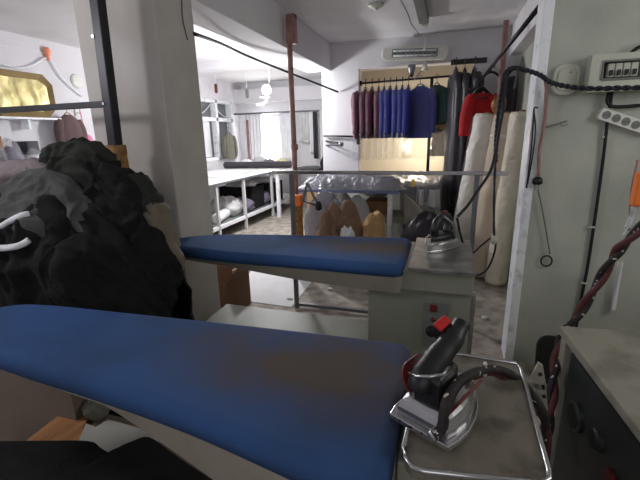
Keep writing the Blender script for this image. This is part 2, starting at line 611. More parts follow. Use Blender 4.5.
# ------------------------------------------------------------------ store hatch: rod and covered jackets
YR = 5.7
rl, rr = aty(359, 83.5, YR), aty(474, 73.5, YR)
rod = thing('clothes_rod', 'black clothes rod across the store room opening, full of jackets', 'clothes rail', (rl.x, YR, rl.z))
obj('rod', MB().tube([(ox0, YR, rl.z), (ox1, YR, rl.z + .025)], .014, 10), 'black_metal', rod, smooth=True)
for xx in (ox0 + .012, ox1 - .012):
    obj('bracket', MB().box((xx - .012, YR - .03, rl.z - .03), (xx + .012, YR + .03, rl.z + .03)), 'black_metal', rod)
upx = aty(431, 100, YR + .05).x
obj('upright_post', MB().box((upx - .02, YR + .03, .921), (upx + .02, YR + .07, rl.z + .01)), 'black_metal', rod)
ZR = rl.z
strips = [(357.5, 'maroon'), (365, 'maroon'), (371.5, 'maroon'), (378, 'maroon'),
          (383.5, 'blue_suit'), (389.5, 'blue_suit'), (395.5, 'blue_suit'), (401.5, 'blue_suit'), (407.5, 'blue_suit')]
order = ['first', 'second', 'third', 'fourth', 'fifth']
proto = {}
cnt = {'maroon': 0, 'blue_suit': 0}
for i, (px, mk) in enumerate(strips):
    X = aty(px, 110, YR - .25).x
    X += .25 * X / YR * .9
    k = cnt[mk]
    cnt[mk] += 1
    if mk == 'maroon':
        lab = ['maroon jacket in clear plastic, at the left end of the rod', 'maroon jacket in plastic, second from the left end of the rod',
               'maroon jacket in plastic, third from the left end of the rod', 'dark maroon jacket in plastic touching the first blue jacket'][k]
    else:
        lab = ['bright blue jacket in plastic right beside the maroon ones', 'bright blue jacket in plastic, second of the blue ones from the maroon side',
               'bright blue jacket in plastic in the middle of the narrow blue row', 'bright blue jacket in plastic, fourth of the blue ones from the maroon side',
               'bright blue jacket in plastic touching the wide blue jacket'][k]
    if mk not in proto:
        root = make_garment('covered_jacket', lab, 'jacket', .66, .2, .027, mk, 3.1 if mk == 'maroon' else 8.2, 'jackets in plastic on the rod', 'film_thin', .98)
        root.location = (X, YR, ZR - .01)
        proto[mk] = root
    else:
        dup(proto[mk], (X, YR, ZR - .01), random.uniform(-.10, .10), lab)
wide = make_garment('covered_jacket', 'blue jacket turned to show its broad side, after the narrow blue ones', 'jacket', .67, .21, .05, 'navy_suit', 14.7,
                    'jackets in plastic on the rod', 'film_thin', .98)
wide.location = (aty(420, 90, YR).x, YR, ZR - .01)
wide.rotation_euler = (0, 0, math.radians(52))
gr = make_garment('covered_jacket', 'dark green jacket behind the black upright of the rod', 'jacket', .5, .19, .06, 'green_suit', 21.3,
                  'jackets in plastic on the rod')
gr.location = (aty(437, 90, YR + .2).x, YR, ZR - .01)
gr.rotation_euler = (0, 0, math.radians(38))
# long dark coats at the right end of the hatch
hk = aty(470, 62, 5.45)
hb = thing('coat_hook_rail', 'dark coat hook rail on the rear wall above the long dark coats', 'hook rail', (hk.x, 5.57, hk.z + .03))
obj('back_board', MB().box((hk.x - .22, 5.575, hk.z + .0), (hk.x + .2, 5.6, hk.z + .06)), 'dark_suit', hb)
for dx in (-.19, -.06, .07):
    obj('hook', MB().tube([(hk.x + dx, 5.58, hk.z + .03), (hk.x + dx, 5.50, hk.z + .02), (hk.x + dx, 5.47, hk.z + .05)], .006, 6, 3), 'black_metal', hb, smooth=True)
c1 = make_garment('long_coat', 'long dark shiny coat hanging nearest the jackets, left of the red shirt', 'coat', 1.95, .15, .055, 'dark_suit', 31.0,
                  'long dark coats beside the opening', 'film_clear', 2.0, 1.1)
c1.location = (aty(456, 66, 5.45).x, 5.45, hk.z)
c1.rotation_euler = (0, 0, math.radians(14))
dup(c1, (aty(465, 66, 5.4).x, 5.42, hk.z - .02), math.radians(9), 'long dark coat in the middle of the three, beside the red shirt')
dup(c1, (aty(474.5, 66, 5.4).x, 5.36, hk.z - .02), math.radians(12), 'long dark coat farthest behind the red shirt', None)
# plastic garment bag hanging below the green jacket
q = aty(439, 128, 5.6)
MT['navy_strap'] = MT['black_plastic']
bag = obj('hanging_garment_bag', MB().grid(lambda u, v: Vector((q.x + (.09 + .02 * v) * math.cos(u * 2 * PI) * min(1, .2 + v * 5), 5.9 + .06 * math.sin(u * 2 * PI),
          q.z + .04 - v * .42)) + Vector((1, 1, 0)) * noise.noise(Vector((u * 6, v * 5, 2))) * .025, 20, 14, True), 'film_bag', smooth=True)
tag(bag, 'clear plastic garment bag hanging beside the long dark coats', 'garment bag')
# crumpled plastic and brown bits on top of it
nb = obj('bagged_blouse', MB().grid(lambda u, v: Vector((q.x + .02 + .13 * math.cos(u * 2 * PI) * math.sin(v * PI), 5.88 + .07 * math.sin(u * 2 * PI) * math.sin(v * PI),
         q.z + .15 - v * .2)) + Vector((.6, .6, .8)) * noise.noise(Vector((math.cos(u * 6.28) * 2, v * 6, math.sin(u * 6.28) * 2))) * .05, 18, 10, True), 'kraft_light', smooth=True)
tag(nb, 'crumpled cream and brown blouse on the garment bag under the green jacket', 'blouse')

# wall heater
ha, hz = aty(382, 48, 5.5), aty(448.5, 59.5, 5.5)
hx0, hx1, zt, zb_ = ha.x, hz.x, aty(415, 46.5, 5.5).z, aty(415, 60, 5.5).z
ht = thing('wall_heater', 'long white quartz heater with a grille above the jacket opening', 'heater', ((hx0 + hx1) / 2, 5.55, (zt + zb_) / 2))
MR = Matrix.Translation(((hx0 + hx1) / 2, 5.52, (zt + zb_) / 2)) @ Matrix.Rotation(math.radians(3), 4, 'Y') @ Matrix.Rotation(PI / 2, 4, 'X')
wH, hH = hx1 - hx0, zt - zb_
obj('casing', MB().prism(rounded(wH, hH, hH * .4), -.04, .05, MR, .012), 'white_plastic', ht, smooth=False)
obj('reflector', MB().prism(rounded(wH * .68, hH * .62, .01, 2), .046, .058, MR), 'lens', ht)
rt = MB()
for k in (-.2, .16):
    rt.add(*[(lambda t: (t.v, t.f))(MB().tube([MR @ Vector((-wH * .32, hH * k, .062)), MR @ Vector((wH * .32, hH * k, .062))], .011, 8))][0])
obj('heating_tube', rt, 'white_paint', ht, smooth=True)
gl = MB()
for i in range(11):
    x = -wH * .32 + wH * .064 * i
    gl.tube([MR @ Vector((x, -hH * .3, .075)), MR @ Vector((x, hH * .3, .075))], .003, 5)
obj('grille', gl, 'chrome', ht)
# socket and lamp holder below the heater
c = aty(411.5, 70, 5.55)
lh = thing('lamp_holder', 'small grey spotlight hanging from the top of the opening, below the heater', 'lamp', c)
obj('spot_body', MB().lathe([(.05, .06), (.05, .02), (.034, -.03), (.03, -.06)], c), 'steel_grey', lh, smooth=True)
obj('spot_lens', MB().lathe([(.024, -.06), (.026, -.075), (.01, -.085)], c), 'black_plastic', lh, smooth=True)
c = aty(425, 68, 5.55)
lj = thing('cable_junction', 'white junction with thin cable dangling under the heater', 'junction box', c)
obj('junction_cap', MB().lathe([(.022, .09), (.03, .02), (.05, -.02), (.05, -.03)], c), 'white_plastic', lj, smooth=True)
obj('cable', MB().tube([c + Vector((0, 0, .08)), c + Vector((-.01, -.02, -.01)), c + Vector((-.06, -.01, -.05)), c + Vector((-.13, 0, -.13))], .007, 6, 4), 'steel_grey', lj, smooth=True)
# fluorescent fixture on the ceiling
f0, f1 = atz(424, 21, ZC - .04), atz(414, -30, ZC - .04)
ff = thing('ceiling_fixture', 'grey batten lamp housing on the ceiling in front of the heater', 'lamp', (f0.x, f0.y, ZC))
mf = MB()
mf.box((f0.x - .05, 3.3, ZC - .07), (f0.x + .05, f0.y, ZC))
obj('housing', mf, 'hammer_grey', ff, bevel=.008)
pc = atz(431, 24, ZC - .07)
obj('end_socket', MB().box((f0.x - .02, f0.y - .005, ZC - .09), (f0.x + .04, f0.y + .05, ZC - .02)), 'white_plastic', ff, bevel=.005)
obj('pull_cord', MB().tube([(f0.x + .02, f0.y + .02, ZC - .08), (f0.x + .02, f0.y + .03, ZC - .28)], .004, 6), 'white_plastic', ff)
obj('cord_knob', MB().lathe([(.004, 0), (.011, -.02), (.012, -.05), (.005, -.06)], (f0.x + .02, f0.y + .03, ZC - .27)), 'white_plastic', ff, smooth=True)
c = atz(376, 4, ZC)
sd = obj('ceiling_rose', MB().lathe([(.075, 0), (.07, -.02), (.04, -.035), (.012, -.045), (.01, -.06)], (c.x, c.y, ZC)), 'white_plastic', smooth=True)
tag(sd, 'round white ceiling rose on the ceiling left of the batten lamp', 'ceiling rose')
crk = obj('ceiling_crack', MB().tube([atz(398, -4, ZC), atz(404, 6, ZC), atz(408, 14, ZC), atz(411, 24, ZC), atz(420, 35, ZC)], .004, 5), 'hammer_grey')  # crack in the ceiling, built as a thin grey tube
crk['kind'] = 'structure'

# ------------------------------------------------------------------ red pole, chrome frame and things around it
YPO = 3.9
p0 = aty(296.3, 190, YPO)
rp = thing('support_pole', 'thin dusty red steel pole standing from floor to the ceiling beam', 'pole', (p0.x, YPO, 0))
obj('pole', MB().tube([(p0.x, YPO, 0), (p0.x - .012, YPO, 2.62)], .026, 12), 'red_steel', rp, smooth=True)
obj('collar', MB().lathe([(.028, -.03), (.036, -.025), (.036, .025), (.028, .03)], (p0.x, YPO, aty(296, 147, YPO).z)), 'red_steel', rp, smooth=True)
obj('top_bracket', MB().box((p0.x - .03, YPO - .04, 2.36), (p0.x + .06, YPO + .04, 2.62)).box((p0.x - .03, YPO - .03, 2.58), (p0.x + .06, YPO + .03, 2.62)), 'red_steel', rp, bevel=.006)
zt0, zt1 = aty(297, 234, YPO).z, aty(298, 205, YPO).z
obj('tape_wrap', MB().grid(lambda u, v: Vector((p0.x + math.cos(u * 2 * PI) * (.062 + .008 * noise.noise(Vector((u * 5, v * 9, 0)))), YPO + math.sin(u * 2 * PI) * .062,
    zt0 - .25 + (zt1 - zt0 + .25) * v)), 16, 14, True), 'tan_tape', rp, smooth=True)
oc = aty(297.5, 200, YPO - .1)
ocl = thing('clamp_lamp', 'folded grey arm lamp held on the red pole by an orange clamp', 'lamp', oc)
obj('clamp', MB().box((oc.x - .055, YPO - .14, oc.z - .06), (oc.x + .05, YPO - .045, oc.z + .055)), 'orange', ocl, bevel=.01)
j1, j2, j3 = aty(307, 183, YPO - .16), aty(318.5, 206, YPO - .16), aty(303, 201, YPO - .14)
obj('arm', MB().tube([j3, j1], .014, 8).tube([j1, j2], .014, 8), 'steel_grey', ocl, smooth=True)
obj('arm', MB().tube([j3, j2], .008, 8), 'black_metal', ocl, smooth=True)
obj('lamp_head', MB().lathe([(.02, .05), (.03, .02), (.035, -.03), (.012, -.05)], j2), 'black_plastic', ocl, smooth=True)

YFR = 3.04
z_fr = 1.21
xl_, xr_ = aty(291.5, 175, YFR).x, aty(477, 176, YFR).x
fx_l, fx_r = aty(272, 171.5, YFR).x, aty(508, 171, YFR).x
cf = thing('steel_frame', 'chrome tube frame spanning behind the far ironing table', 'rack', (xl_, YFR, 0))
obj('top_rail', MB().box((fx_l, YFR - .016, z_fr - .014), (fx_r, YFR + .016, z_fr + .014)), 'chrome', cf, bevel=.005)
for x in (xl_, xr_):
    obj('leg', MB().box((x - .018, YFR - .018, 0), (x + .018, YFR + .018, z_fr - .014)), 'steel_grey', cf, bevel=.005)
obj('bottom_rail', MB().box((xl_ + .018, YFR - .014, .02), (xr_ - .018, YFR + .014, .048)), 'steel_grey', cf, bevel=.004)

# white packing table with plastic on it
a_, b_ = atz(294, 190, .87), atz(399, 190, .87)
tx0, tx1, ty0, ty1 = a_.x, b_.x, 4.5, 5.42
wt = thing('packing_table', 'white legged packing table under the plastic film, behind the chrome frame', 'table', ((tx0 + tx1) / 2, 5, 0))
obj('table_top', MB().box((tx0, ty0, .83), (tx1, ty1, .87)), 'steel_grey', wt, bevel=.006)
obj('edge_strip', MB().box((tx0, ty0 - .012, .835), (tx1 + .01, ty0 - .001, .868)), mat('edge_blue', (120, 130, 168), .4, .2, var=.1), wt)
for (x, y) in ((aty(330, 210, 4.54).x, 4.54), (aty(390, 210, 4.54).x, 4.54), (tx0 + .04, 5.36), (tx1 - .04, 5.36)):
    obj('leg', MB().box((x - .028, y - .025, 0), (x + .028, y + .025, .83)), 'white_paint', wt, bevel=.004)


def blanket(x0, x1, y0, y1, z, h, seed, amp=.05, nx=46, ny=22, s=5):
    def fn(u, v):
        x, y = x0 + (x1 - x0) * u, y0 + (y1 - y0) * v
        e = min(1, 7 * min(u, 1 - u)) * min(1, 6 * min(v, 1 - v))
        e = math.sin(e * PI / 2)
        n_ = fold(Vector((x, y, 0)), s, seed)
        return Vector((x + .02 * noise.noise(Vector((v * 6, u * 3, seed))), y + .03 * noise.noise(Vector((u * 6, seed, v * 2))), z + e * (h * .6 + amp * n_)))
    m = MB().grid(fn, nx, ny)
    n0 = len(m.v)
    W = nx + 1
    # underside
    m.grid(lambda u, v: Vector((x0 + (x1 - x0) * u, y0 + (y1 - y0) * v, z)), 2, 2)
    return m


zt = aty(340, 172, 4.7).z - .87
pf = obj('plastic_bundle', blanket(tx0 - .02, tx1 + .08, 4.52, 5.4, .872, .16, 4.0, .06), 'film_bag', smooth=True)
tag(pf, 'long bundle wrapped in clear crinkled plastic on the packing table', 'plastic bundle')
# grey side rack with drooping plastic and a yellow tag
sx0, sx1 = tx1 + .1, aty(436, 190, 4.9).x
sk = thing('side_rack', 'grey wooden rack standing to the right of the white packing table', 'rack', (sx0, 5.0, 0))
obj('shelf', MB().box((sx0 - .02, 4.75, .86), (sx1, 5.45, .89)), 'hammer_grey', sk)
for x in (sx0 + .02, sx1 - .03):
    for y in (4.78, 5.4):
        obj('leg', MB().box((x - .025, y - .025, 0), (x + .025, y + .025, .86)), 'cab_lip', sk)
obj('low_board', MB().box((aty(372, 214, 4.86).x, 4.8, .42), (sx1 - .02, 5.3, .50)), 'cab_lip', sk)
pf2 = obj('plastic_sheet', MB().grid(lambda u, v: (lambda x, d: Vector((x, 5.4 - min(d, .68) - .04 * noise.noise(Vector((x * 7, d * 4, 3))), .93 + .03 * fold(Vector((x, d, 0)), 5, 9) - max(0, d - .68) * (1 + .3 * math.sin(x * 11)))))
    (sx0 - .06 + (sx1 - sx0 + .1) * u, .98 * v), 30, 26), 'film_bag', smooth=True)
tag(pf2, 'crinkled plastic sheet drooping over the grey side rack', 'plastic sheet')
yt = aty(413, 183, 4.66)
tg = obj('hanging_tag', MB().box((yt.x - .02, 4.655, yt.z - .045), (yt.x + .02, 4.66, yt.z + .045)), mat('yellow', (226, 190, 84), .6))
tag(tg, 'small yellow tag on the drooping plastic sheet', 'tag')
for i, (px, y0, y1, w_) in enumerate(((421, 187, 204, 5), (435, 184, 206, 8))):
    a_, b_ = aty(px, y0, 4.85), aty(px - .5, y1, 4.85)
    dx = w_ * 4.95 / F / 2 * 1.1
    o = obj('hanging_cloth', MB().grid(lambda u, v: Vector((a_.x + (u - .5) * 2 * dx * (1 + .3 * v) , 4.70 + .02 * math.sin(u * 9 + i), .86 + (b_.z - .86) * v)), 10, 8), 'grey_cloth', smooth=True, solid=.006)
    tag(o, ['narrow pale cloth strip hanging under the side rack', 'wider pale cloth strip hanging under the side rack by the dark coats'][i], 'cloth')


# bags and paper on the floor around the packing table
def lump(centre, rx, ry, rz, seed, amp=.25, s=3.0, ridged=True, nu=36, nv=22, flat=True):
    c = Vector(centre)

    def fn(u, v):
        a = u * 2 * PI
        t = v * PI
        d = Vector((math.cos(a) * math.sin(t), math.sin(a) * math.sin(t), math.cos(t)))
        n_ = fold(d, s * .5, seed) if ridged else noise.noise(d * s + Vector((seed, 0, 0)))
        k = 1 + amp * (n_ - (.3 if ridged else 0))
        p = Vector((d.x * rx * k, d.y * ry * k, d.z * rz * k))
        p += c
        if flat and p.z < c.z - rz * .75:
            p.z = c.z - rz * .75 - .004
        return p
    return MB().grid(fn, nu, nv, True)


def crumple(centre, rx, ry, rz, seed, amp=.35, s=2.2):
    c = Vector(centre)

    def fn(u, v):
        a, t = u * 2 * PI, v * PI
        d = Vector((math.cos(a) * math.sin(t), math.sin(a) * math.sin(t), math.cos(t)))
        q_ = d * s + Vector((seed, seed * .7, -seed))
        ds = noise.voronoi(q_)[0]
        k = 1 - amp * .5 + amp * (ds[1] - ds[0]) + .3 * noise.noise(d * 1.4 + Vector((seed, 1, 2)))
        p = Vector((d.x * rx * k, d.y * ry * k, d.z * rz * k)) + c
        p.z = max(p.z, c.z - rz * .75 - .004)
        return p
    return MB().grid(fn, 34, 20, True)


def ground_lump(name, px, py0, py1, wpx, Y, material, label, cat, seed, z_lo=None, amp=.35, ry=None, s=4.0):
    top, bot = aty(px, py0, Y), aty(px, py1, Y)
    dist = (top - CAM).dot(fwd)
    rx = wpx / 2 * dist / F
    zl = bot.z if z_lo is None else z_lo
    rz = (top.z - zl) / 1.75
    o = obj(name, lump((top.x, Y, zl + rz * .75 + .004), rx, ry or rx * .7, rz, seed, amp * .45, s * .7) if 'paper' not in name and 'torn' not in name else crumple((top.x, Y, zl + rz * .75 + .004), rx * 1.15, ry or rx * .7, rz * 1.1, seed, .2, 3.0), material, smooth='paper' not in name and 'torn' not in name)
    return tag(o, label, cat)


ground_lump('plastic_bag', 325, 193, 234, 44, 4.33, 'film_bag', 'big silvery plastic sack on the floor by the taped red pole', 'bag', 2.2, 0, .35, .13)
def paper_heap(px0, px1, py, Y, dy, label, seed):
    a_, b_ = aty(px0, py, Y), aty(px1, py, Y)

    def fn(u, v):
        x, y = a_.x + (b_.x - a_.x) * u, Y + dy * (v - .4)
        e = (math.sin(PI * u) ** .45) * (math.sin(PI * v) ** .5)
        q_ = Vector((x, y, 0)) * 5.5 + Vector((seed, 0, seed))
        ds = noise.voronoi(q_)[0]
        z = a_.z * e * (1.0 + .2 * noise.noise(Vector((u * 2.2, v * 2, seed))) + .34 * min(.8, ds[1] - ds[0]))
        return Vector((x + .05 * noise.noise(Vector((u * 4, v * 3, seed))), y + .04 * noise.noise(Vector((v * 4, u * 4, seed))), max(.003, z)))
    o = obj('paper_bundle', MB().grid(fn, 30, 16), 'kraft')
    tag(o, label, 'paper')


paper_heap(312, 370, 207, 4.05, .34, 'large crumpled brown paper heap in front of the white packing table', 7.5)
paper_heap(314, 342, 218, 3.86, .16, 'flattened brown paper folds beside the plastic sack', 3.1)
ground_lump('torn_bag', 374, 216, 236, 28, 4.12, 'kraft_light', 'torn tan paper bag beside the white table leg', 'bag', 11.1, 0, .6, .18, 6)
ground_lump('plastic_bag', 357, 198, 216, 30, 4.75, 'film_white', 'white plastic bag under the packing table behind the brown paper', 'bag', 5.9, 0, .4)
ground_lump('crumpled_paper', 347, 231, 240, 20, 3.9, 'paper', 'white crumpled paper low beside the brown paper heap', 'paper', 23.0, 0, .4, .1)
ground_lump('dark_sack', 428, 214, 236, 50, 4.3, 'dark_suit', 'dark cloth heap on the floor below the side rack', 'cloth', 29.0, 0, .35)


def carton(name, label, x0, x1, y0, y1, z0, h, material, flaps=(), cat='box', closed=True):
    root = thing(name, label, cat, ((x0 + x1) / 2, (y0 + y1) / 2, z0))
    t = .006
    m = MB()
    m.box((x0, y0, z0), (x1, y0 + t, z0 + h)).box((x0, y1 - t, z0), (x1, y1, z0 + h))
    m.box((x0, y0 + t, z0), (x0 + t, y1 - t, z0 + h)).box((x1 - t, y0 + t, z0), (x1, y1 - t, z0 + h)).box((x0 + t, y0 + t, z0), (x1 - t, y1 - t, z0 + t))
    if closed:
        m.box((x0 + t, y0 + t, z0 + h - t), (x1 - t, y1 - t, z0 + h))
    obj('carton_body', m, material, root)
    for (axis, ang, ln) in flaps:
        if axis in 'xX':
            xx = x0 if axis == 'x' else x1
            sgn = -1 if axis == 'x' else 1
            Mx = Matrix.Translation((xx, 0, z0 + h)) @ Matrix.Rotation(math.radians(ang) * sgn, 4, 'Y')
            obj('flap', MB().box((0 if sgn > 0 else -ln, y0, -t), (ln if sgn > 0 else 0, y1, 0), Mx), material, root)
        else:
            yy = y0 if axis == 'y' else y1
            sgn = -1 if axis == 'y' else 1
            Mx = Matrix.Translation((0, yy, z0 + h)) @ Matrix.Rotation(-math.radians(ang) * sgn, 4, 'X')
            obj('flap', MB().box((x0, 0 if sgn > 0 else -ln, -t), (x1, ln if sgn > 0 else 0, 0), Mx), material, root)
    return root


a_, b_ = aty(366, 200, 5.0), aty(388, 216, 5.0)
carton('cardboard_box', 'tan cardboard box under the packing table near its right white leg', a_.x, b_.x, 4.92, 5.3, .5, a_.z - .5, 'card')
a_, b_ = aty(307, 189, 5.6), aty(331, 200, 5.6)
carton('cardboard_box', 'yellowish cardboard box at the back behind the plastic sack', aty(308, 190, 5.5).x, aty(331, 190, 5.5).x, 5.44, 5.58, 0, .8, 'kraft_light')
a_, b_ = aty(364, 184, 5.1), aty(389, 200, 5.1)
o = obj('grey_sack', lump(((a_.x + b_.x) / 2, 5.1, a_.z - .075), (b_.x - a_.x) / 2, .16, .1, 33, .2, 3, flat=True), 'film_bag', smooth=True)
tag(o, 'grey plastic sack on top of the tan cardboard box', 'sack')
for i, (pa0, pa1, h_, mk, lab) in enumerate(((336, 350, .74, 'grey_cloth', 'pale wrapped goods standing under the packing table against the rear wall'),
                                             (352, 364, .70, 'white_cloth', 'white wrapped goods under the packing table beside the tan box'))):
    a_, b_ = aty(pa0, 200, 5.25), aty(pa1, 200, 5.25)
    o = obj('wrapped_goods', MB().grid(lambda u, v: Vector(((a_.x + b_.x) / 2 + (b_.x - a_.x) / 2 * math.cos(u * 2 * PI) * min(1, 6 * (1 - v) + .1), 5.25 + .1 * math.sin(u * 2 * PI) * min(1, 6 * (1 - v) + .1), h_ * v))
        + Vector((1, 1, 0)) * noise.noise(Vector((math.cos(u * 6.28) * 2, math.sin(u * 6.28) * 2, v * 3 + i * 7))) * .03, 20, 16, True), mk, smooth=True)
    tag(o, lab, 'goods')
ground_lump('dark_cloth', 411, 214, 232, 22, 5.5, 'black_cloth', 'black cloth heap at the back below the side rack', 'cloth', 41.0, 0, .35, .08)
c0, c1_, c2 = aty(404, 194, 4.65), aty(405, 226, 4.6), aty(424, 212, 4.45)
lp = obj('leaning_card', MB().add([c0, c1_, c2, aty(413, 200, 4.6)], [(0, 1, 2, 3)]), 'cab_lip', solid=.012)
tag(lp, 'grey cardboard sheet leaning against the side rack leg', 'cardboard')

# ------------------------------------------------------------------ cutting table in the left room
ZT = .87
cx1 = -3.11
cty0, cty1 = 4.4, 8.3
ct = thing('cutting_table', 'long white cutting table with an open lower shelf in the left room', 'table', (-3.7, 6, 0))
obj('table_top', MB().box((-4.4, cty0, ZT - .03), (cx1, cty1, ZT)), 'white_plastic', ct, bevel=.006)
obj('edge_band', MB().box((cx1 + .0005, cty0, ZT - .032), (cx1 + .012, cty1, ZT - .004)), 'steel_grey', ct)
for yy in (4.92, 5.75, 6.85, 7.9):
    obj('leg', MB().box((cx1 - .055, yy - .024, 0), (cx1 - .01, yy + .024, ZT - .03)), 'grey_cloth', ct, bevel=.004)
for yy in (4.9, 6.85, 8.2):
    obj('leg', MB().box((-4.38, yy - .03, 0), (-4.33, yy + .03, ZT - .03)), 'white_paint', ct, bevel=.004)
obj('lower_shelf', MB().box((-4.33, cty0, .2), (cx1 - .07, cty1, .225)), 'hammer_grey', ct)
obj('shelf_rail', MB().box((cx1 - .06, cty0, .18), (cx1 - .015, cty1, .235)), 'white_paint', ct, bevel=.004)


def on_shelf(name, px, py, wpx, Y, X, hgt, material, label, cat, seed, z=.226):
    p = atx(px, py, X)
    rx = wpx / 2 * (p - CAM).dot(fwd) / F
    rz = hgt / 1.75
    o = obj(name, lump((X, p.y, z + rz * .75 + .004), .24, rx, rz, seed, .35, 4), material, smooth=True)
    return tag(o, label, cat)


on_shelf('cloth_scraps', 226, 206, 30, 0, -3.5, .3, 'grey_cloth', 'pale grey cloth scraps heaped on the table shelf beside the white tube', 'cloth', 3.3)
on_shelf('cloth_scraps', 240, 206, 22, 0, -3.45, .22, 'lilac_cloth', 'lilac grey cloth bundle on the shelf next to the pale scraps', 'cloth', 8.1)
on_shelf('cloth_scraps', 257, 192, 16, 0, -3.5, .25, 'lilac_cloth', 'grey cloth bundle on the table shelf behind the second leg', 'cloth', 13.4)
on_shelf('cloth_scraps', 252, 205, 16, 0, -3.55, .16, 'grey_cloth', 'small pale cloth piece on the shelf beside the second table leg', 'cloth', 19.1)
a_ = atx(226, 214, -3.2)
tb = obj('paper_tube', MB().lathe([(.045, 0), (.075, .001), (.08, .01), (.08, .75), (.04, .76)], (-3.27, 5.06, .308), (-.25, 1, 0), 18), 'paper', smooth=True)
tag(tb, 'white paper tube lying on the table shelf, end facing out', 'tube')
for i, (px, Y0, Y1, zt_) in enumerate(((264, 6.3, 6.8, .62), (281, 7.0, 7.7, .6))):
    bn = thing('fabric_bin', ['dark bin on the table shelf beside the third leg', 'black bin at the far end of the table shelf'][i], 'bin', (-3.6, (Y0 + Y1) / 2, .226))
    obj('bin_body', MB().prism(rounded(.7, Y1 - Y0, .04, 3, -3.62, (Y0 + Y1) / 2), .226, zt_), 'black_cloth', bn)
    obj('bin_contents', lump((-3.62, (Y0 + Y1) / 2, zt_ + .02), .28, (Y1 - Y0) * .4, .08, 6 + i, .3, 4, flat=False), ['grey_cloth', 'white_cloth'][i], bn, smooth=True)
# things on the cutting table
p_ = [atz(x, y, ZT) for x, y in ((213, 166), (257, 162), (250, 160), (226, 162))]
pb = obj('pattern_board', MB().box((-4.3, 5.6, ZT + .002), (-3.5, 6.9, ZT + .02)), 'paper', bevel=.003)
tag(pb, 'white pattern board lying flat on the cutting table', 'board')
Yr_ = 7.35
ra, rb = atz(235, 160, ZT + .05), atz(301, 159.5, ZT + .05)
rz0 = Vector((-4.42, 7.35, ZT + .068))
rz1 = Vector((-3.0, 7.55, ZT + .068))
frl = thing('fabric_roll', 'long dark grey fabric roll lying across the cutting table', 'fabric roll', rz0)
ax = (rz1 - rz0)
obj('roll_body', MB().lathe([(.02, -.01), (.06, -.005), (.066, .01), (.066, ax.length - .01), (.06, ax.length)], rz0, ax, 18), 'dark_fabric_roll', frl, smooth=True)
obj('core', MB().lathe([(.02, -.03), (.02, ax.length + .04)], rz0, ax, 12), 'card', frl, smooth=True)
for i, (px, mk, hh, lab) in enumerate(((246, 'white_cloth', .14, 'small white crumpled cloth at the left behind the dark roll'),
                                       (259, 'grey_cloth', .2, 'white cloth pile behind the dark roll near the bright window'),
                                       (268, 'lilac_cloth', .15, 'greyish cloth below the bright window behind the dark roll'))):
    p = atz(px, 157, ZT)
    X = aty(px, 150, 7.85).x
    o = obj('cloth_pile', lump((X, 7.85, ZT + hh * .43 + .003), .12, .12, hh / 1.75, 40 + i, .4, 4), mk, smooth=True)
    tag(o, lab, 'cloth')
X = aty(281, 152, 7.85).x
o = obj('cloth_pile', lump((X, 7.85, ZT + .07), .13, .1, .09, 51, .4, 4), mat('yellow_pale', (226, 216, 170), .8, var=.1), smooth=True)
tag(o, 'pale yellow cloth under the bright window behind the dark roll', 'cloth')
# second white table joining on the right with dark things
jt = thing('side_table', 'white side table against the end wall behind the red pole', 'table', (-2.5, 7.2, 0))
obj('table_top', MB().box((-3.05, 6.7, .84), (-1.8, 8.1, .87)), 'white_plastic', jt)
for (x, y) in ((-2.98, 6.78), (-1.86, 6.78), (-2.98, 8.0), (-1.86, 8.0)):
    obj('leg', MB().box((x - .03, y - .03, 0), (x + .03, y + .03, .84)), 'white_paint', jt)
a_ = aty(321, 160, 7.0)
o = obj('cloth_pile', lump((-2.0, 6.95, .87 + .12), .16, .2, .16, 61, .35, 4), 'black_cloth', smooth=True)
tag(o, 'black cloth heap on the side table against the pillar', 'cloth')
o = obj('cloth_pile', lump((-2.42, 7.1, .87 + .03), .26, .2, .04, 62, .4, 4), 'char_cloth', smooth=True)
tag(o, 'flat dark grey cloth on the side table beside the red pole', 'cloth')
# rail and clothes on the far wall
ra, rb = aty(240, 114, YF - .2), aty(322, 113, YF - .2)
cr_ = thing('curtain_rail', 'long grey rail along the far wall above the bright window', 'rail', (ra.x, YF - .2, ra.z))
obj('rod', MB().tube([(XL + .01, YF - .2, ra.z), (px0 - .0, YF - .2, ra.z)], .02, 8), 'steel_grey', cr_, smooth=True)
for x in (-4.5, -3.4, -2.2):
    obj('bracket', MB().box((x - .012, YF - .2, ra.z - .012), (x + .012, YF, ra.z + .012)), 'steel_grey', cr_)


def curtain(name, x0, x1, y, z0, z1, material, label, cat='curtain', waves=5, amp=.025):
    o = obj(name, MB().grid(lambda u, v: Vector((x0 + (x1 - x0) * u, y + amp * math.sin(u * waves * 2 * PI + v) * (.5 + .5 * v), z1 + (z0 - z1) * v)), 40, 10), material, smooth=True, solid=.008)
    return tag(o, label, cat)


Zr = ra.z - .021
curtain('white_curtain', aty(246, 130, YF - .2).x, aty(261.5, 130, YF - .2).x, YF - .2, .95, Zr, 'white_cloth', 'white curtain on the left of the bright far window')
curtain('white_curtain', aty(279.5, 130, YF - .2).x, aty(295, 130, YF - .2).x, YF - .2, .95, Zr, 'white_cloth', 'white curtain between the bright far window and the hanging grey cloth')
curtain('hanging_cloth', aty(298, 130, YF - .3).x, aty(309, 130, YF - .3).x, YF - .26, 1.35, Zr, 'grey_cloth', 'pale grey cloth hanging from the far rail', 'cloth', 3)
curtain('hanging_cloth', aty(309.5, 130, YF - .3).x, aty(313, 130, YF - .3).x, YF - .3, 1.1, Zr, 'white_cloth', 'narrow white cloth hanging beside the dark garment on the far rail', 'cloth', 2)
curtain('hanging_garment', aty(313.5, 130, YF - .25).x, aty(318, 130, YF - .25).x, YF - .28, 1.0, Zr, 'dark_fabric_roll', 'dark grey garment hanging from the right end of the far rail', 'garment', 2)
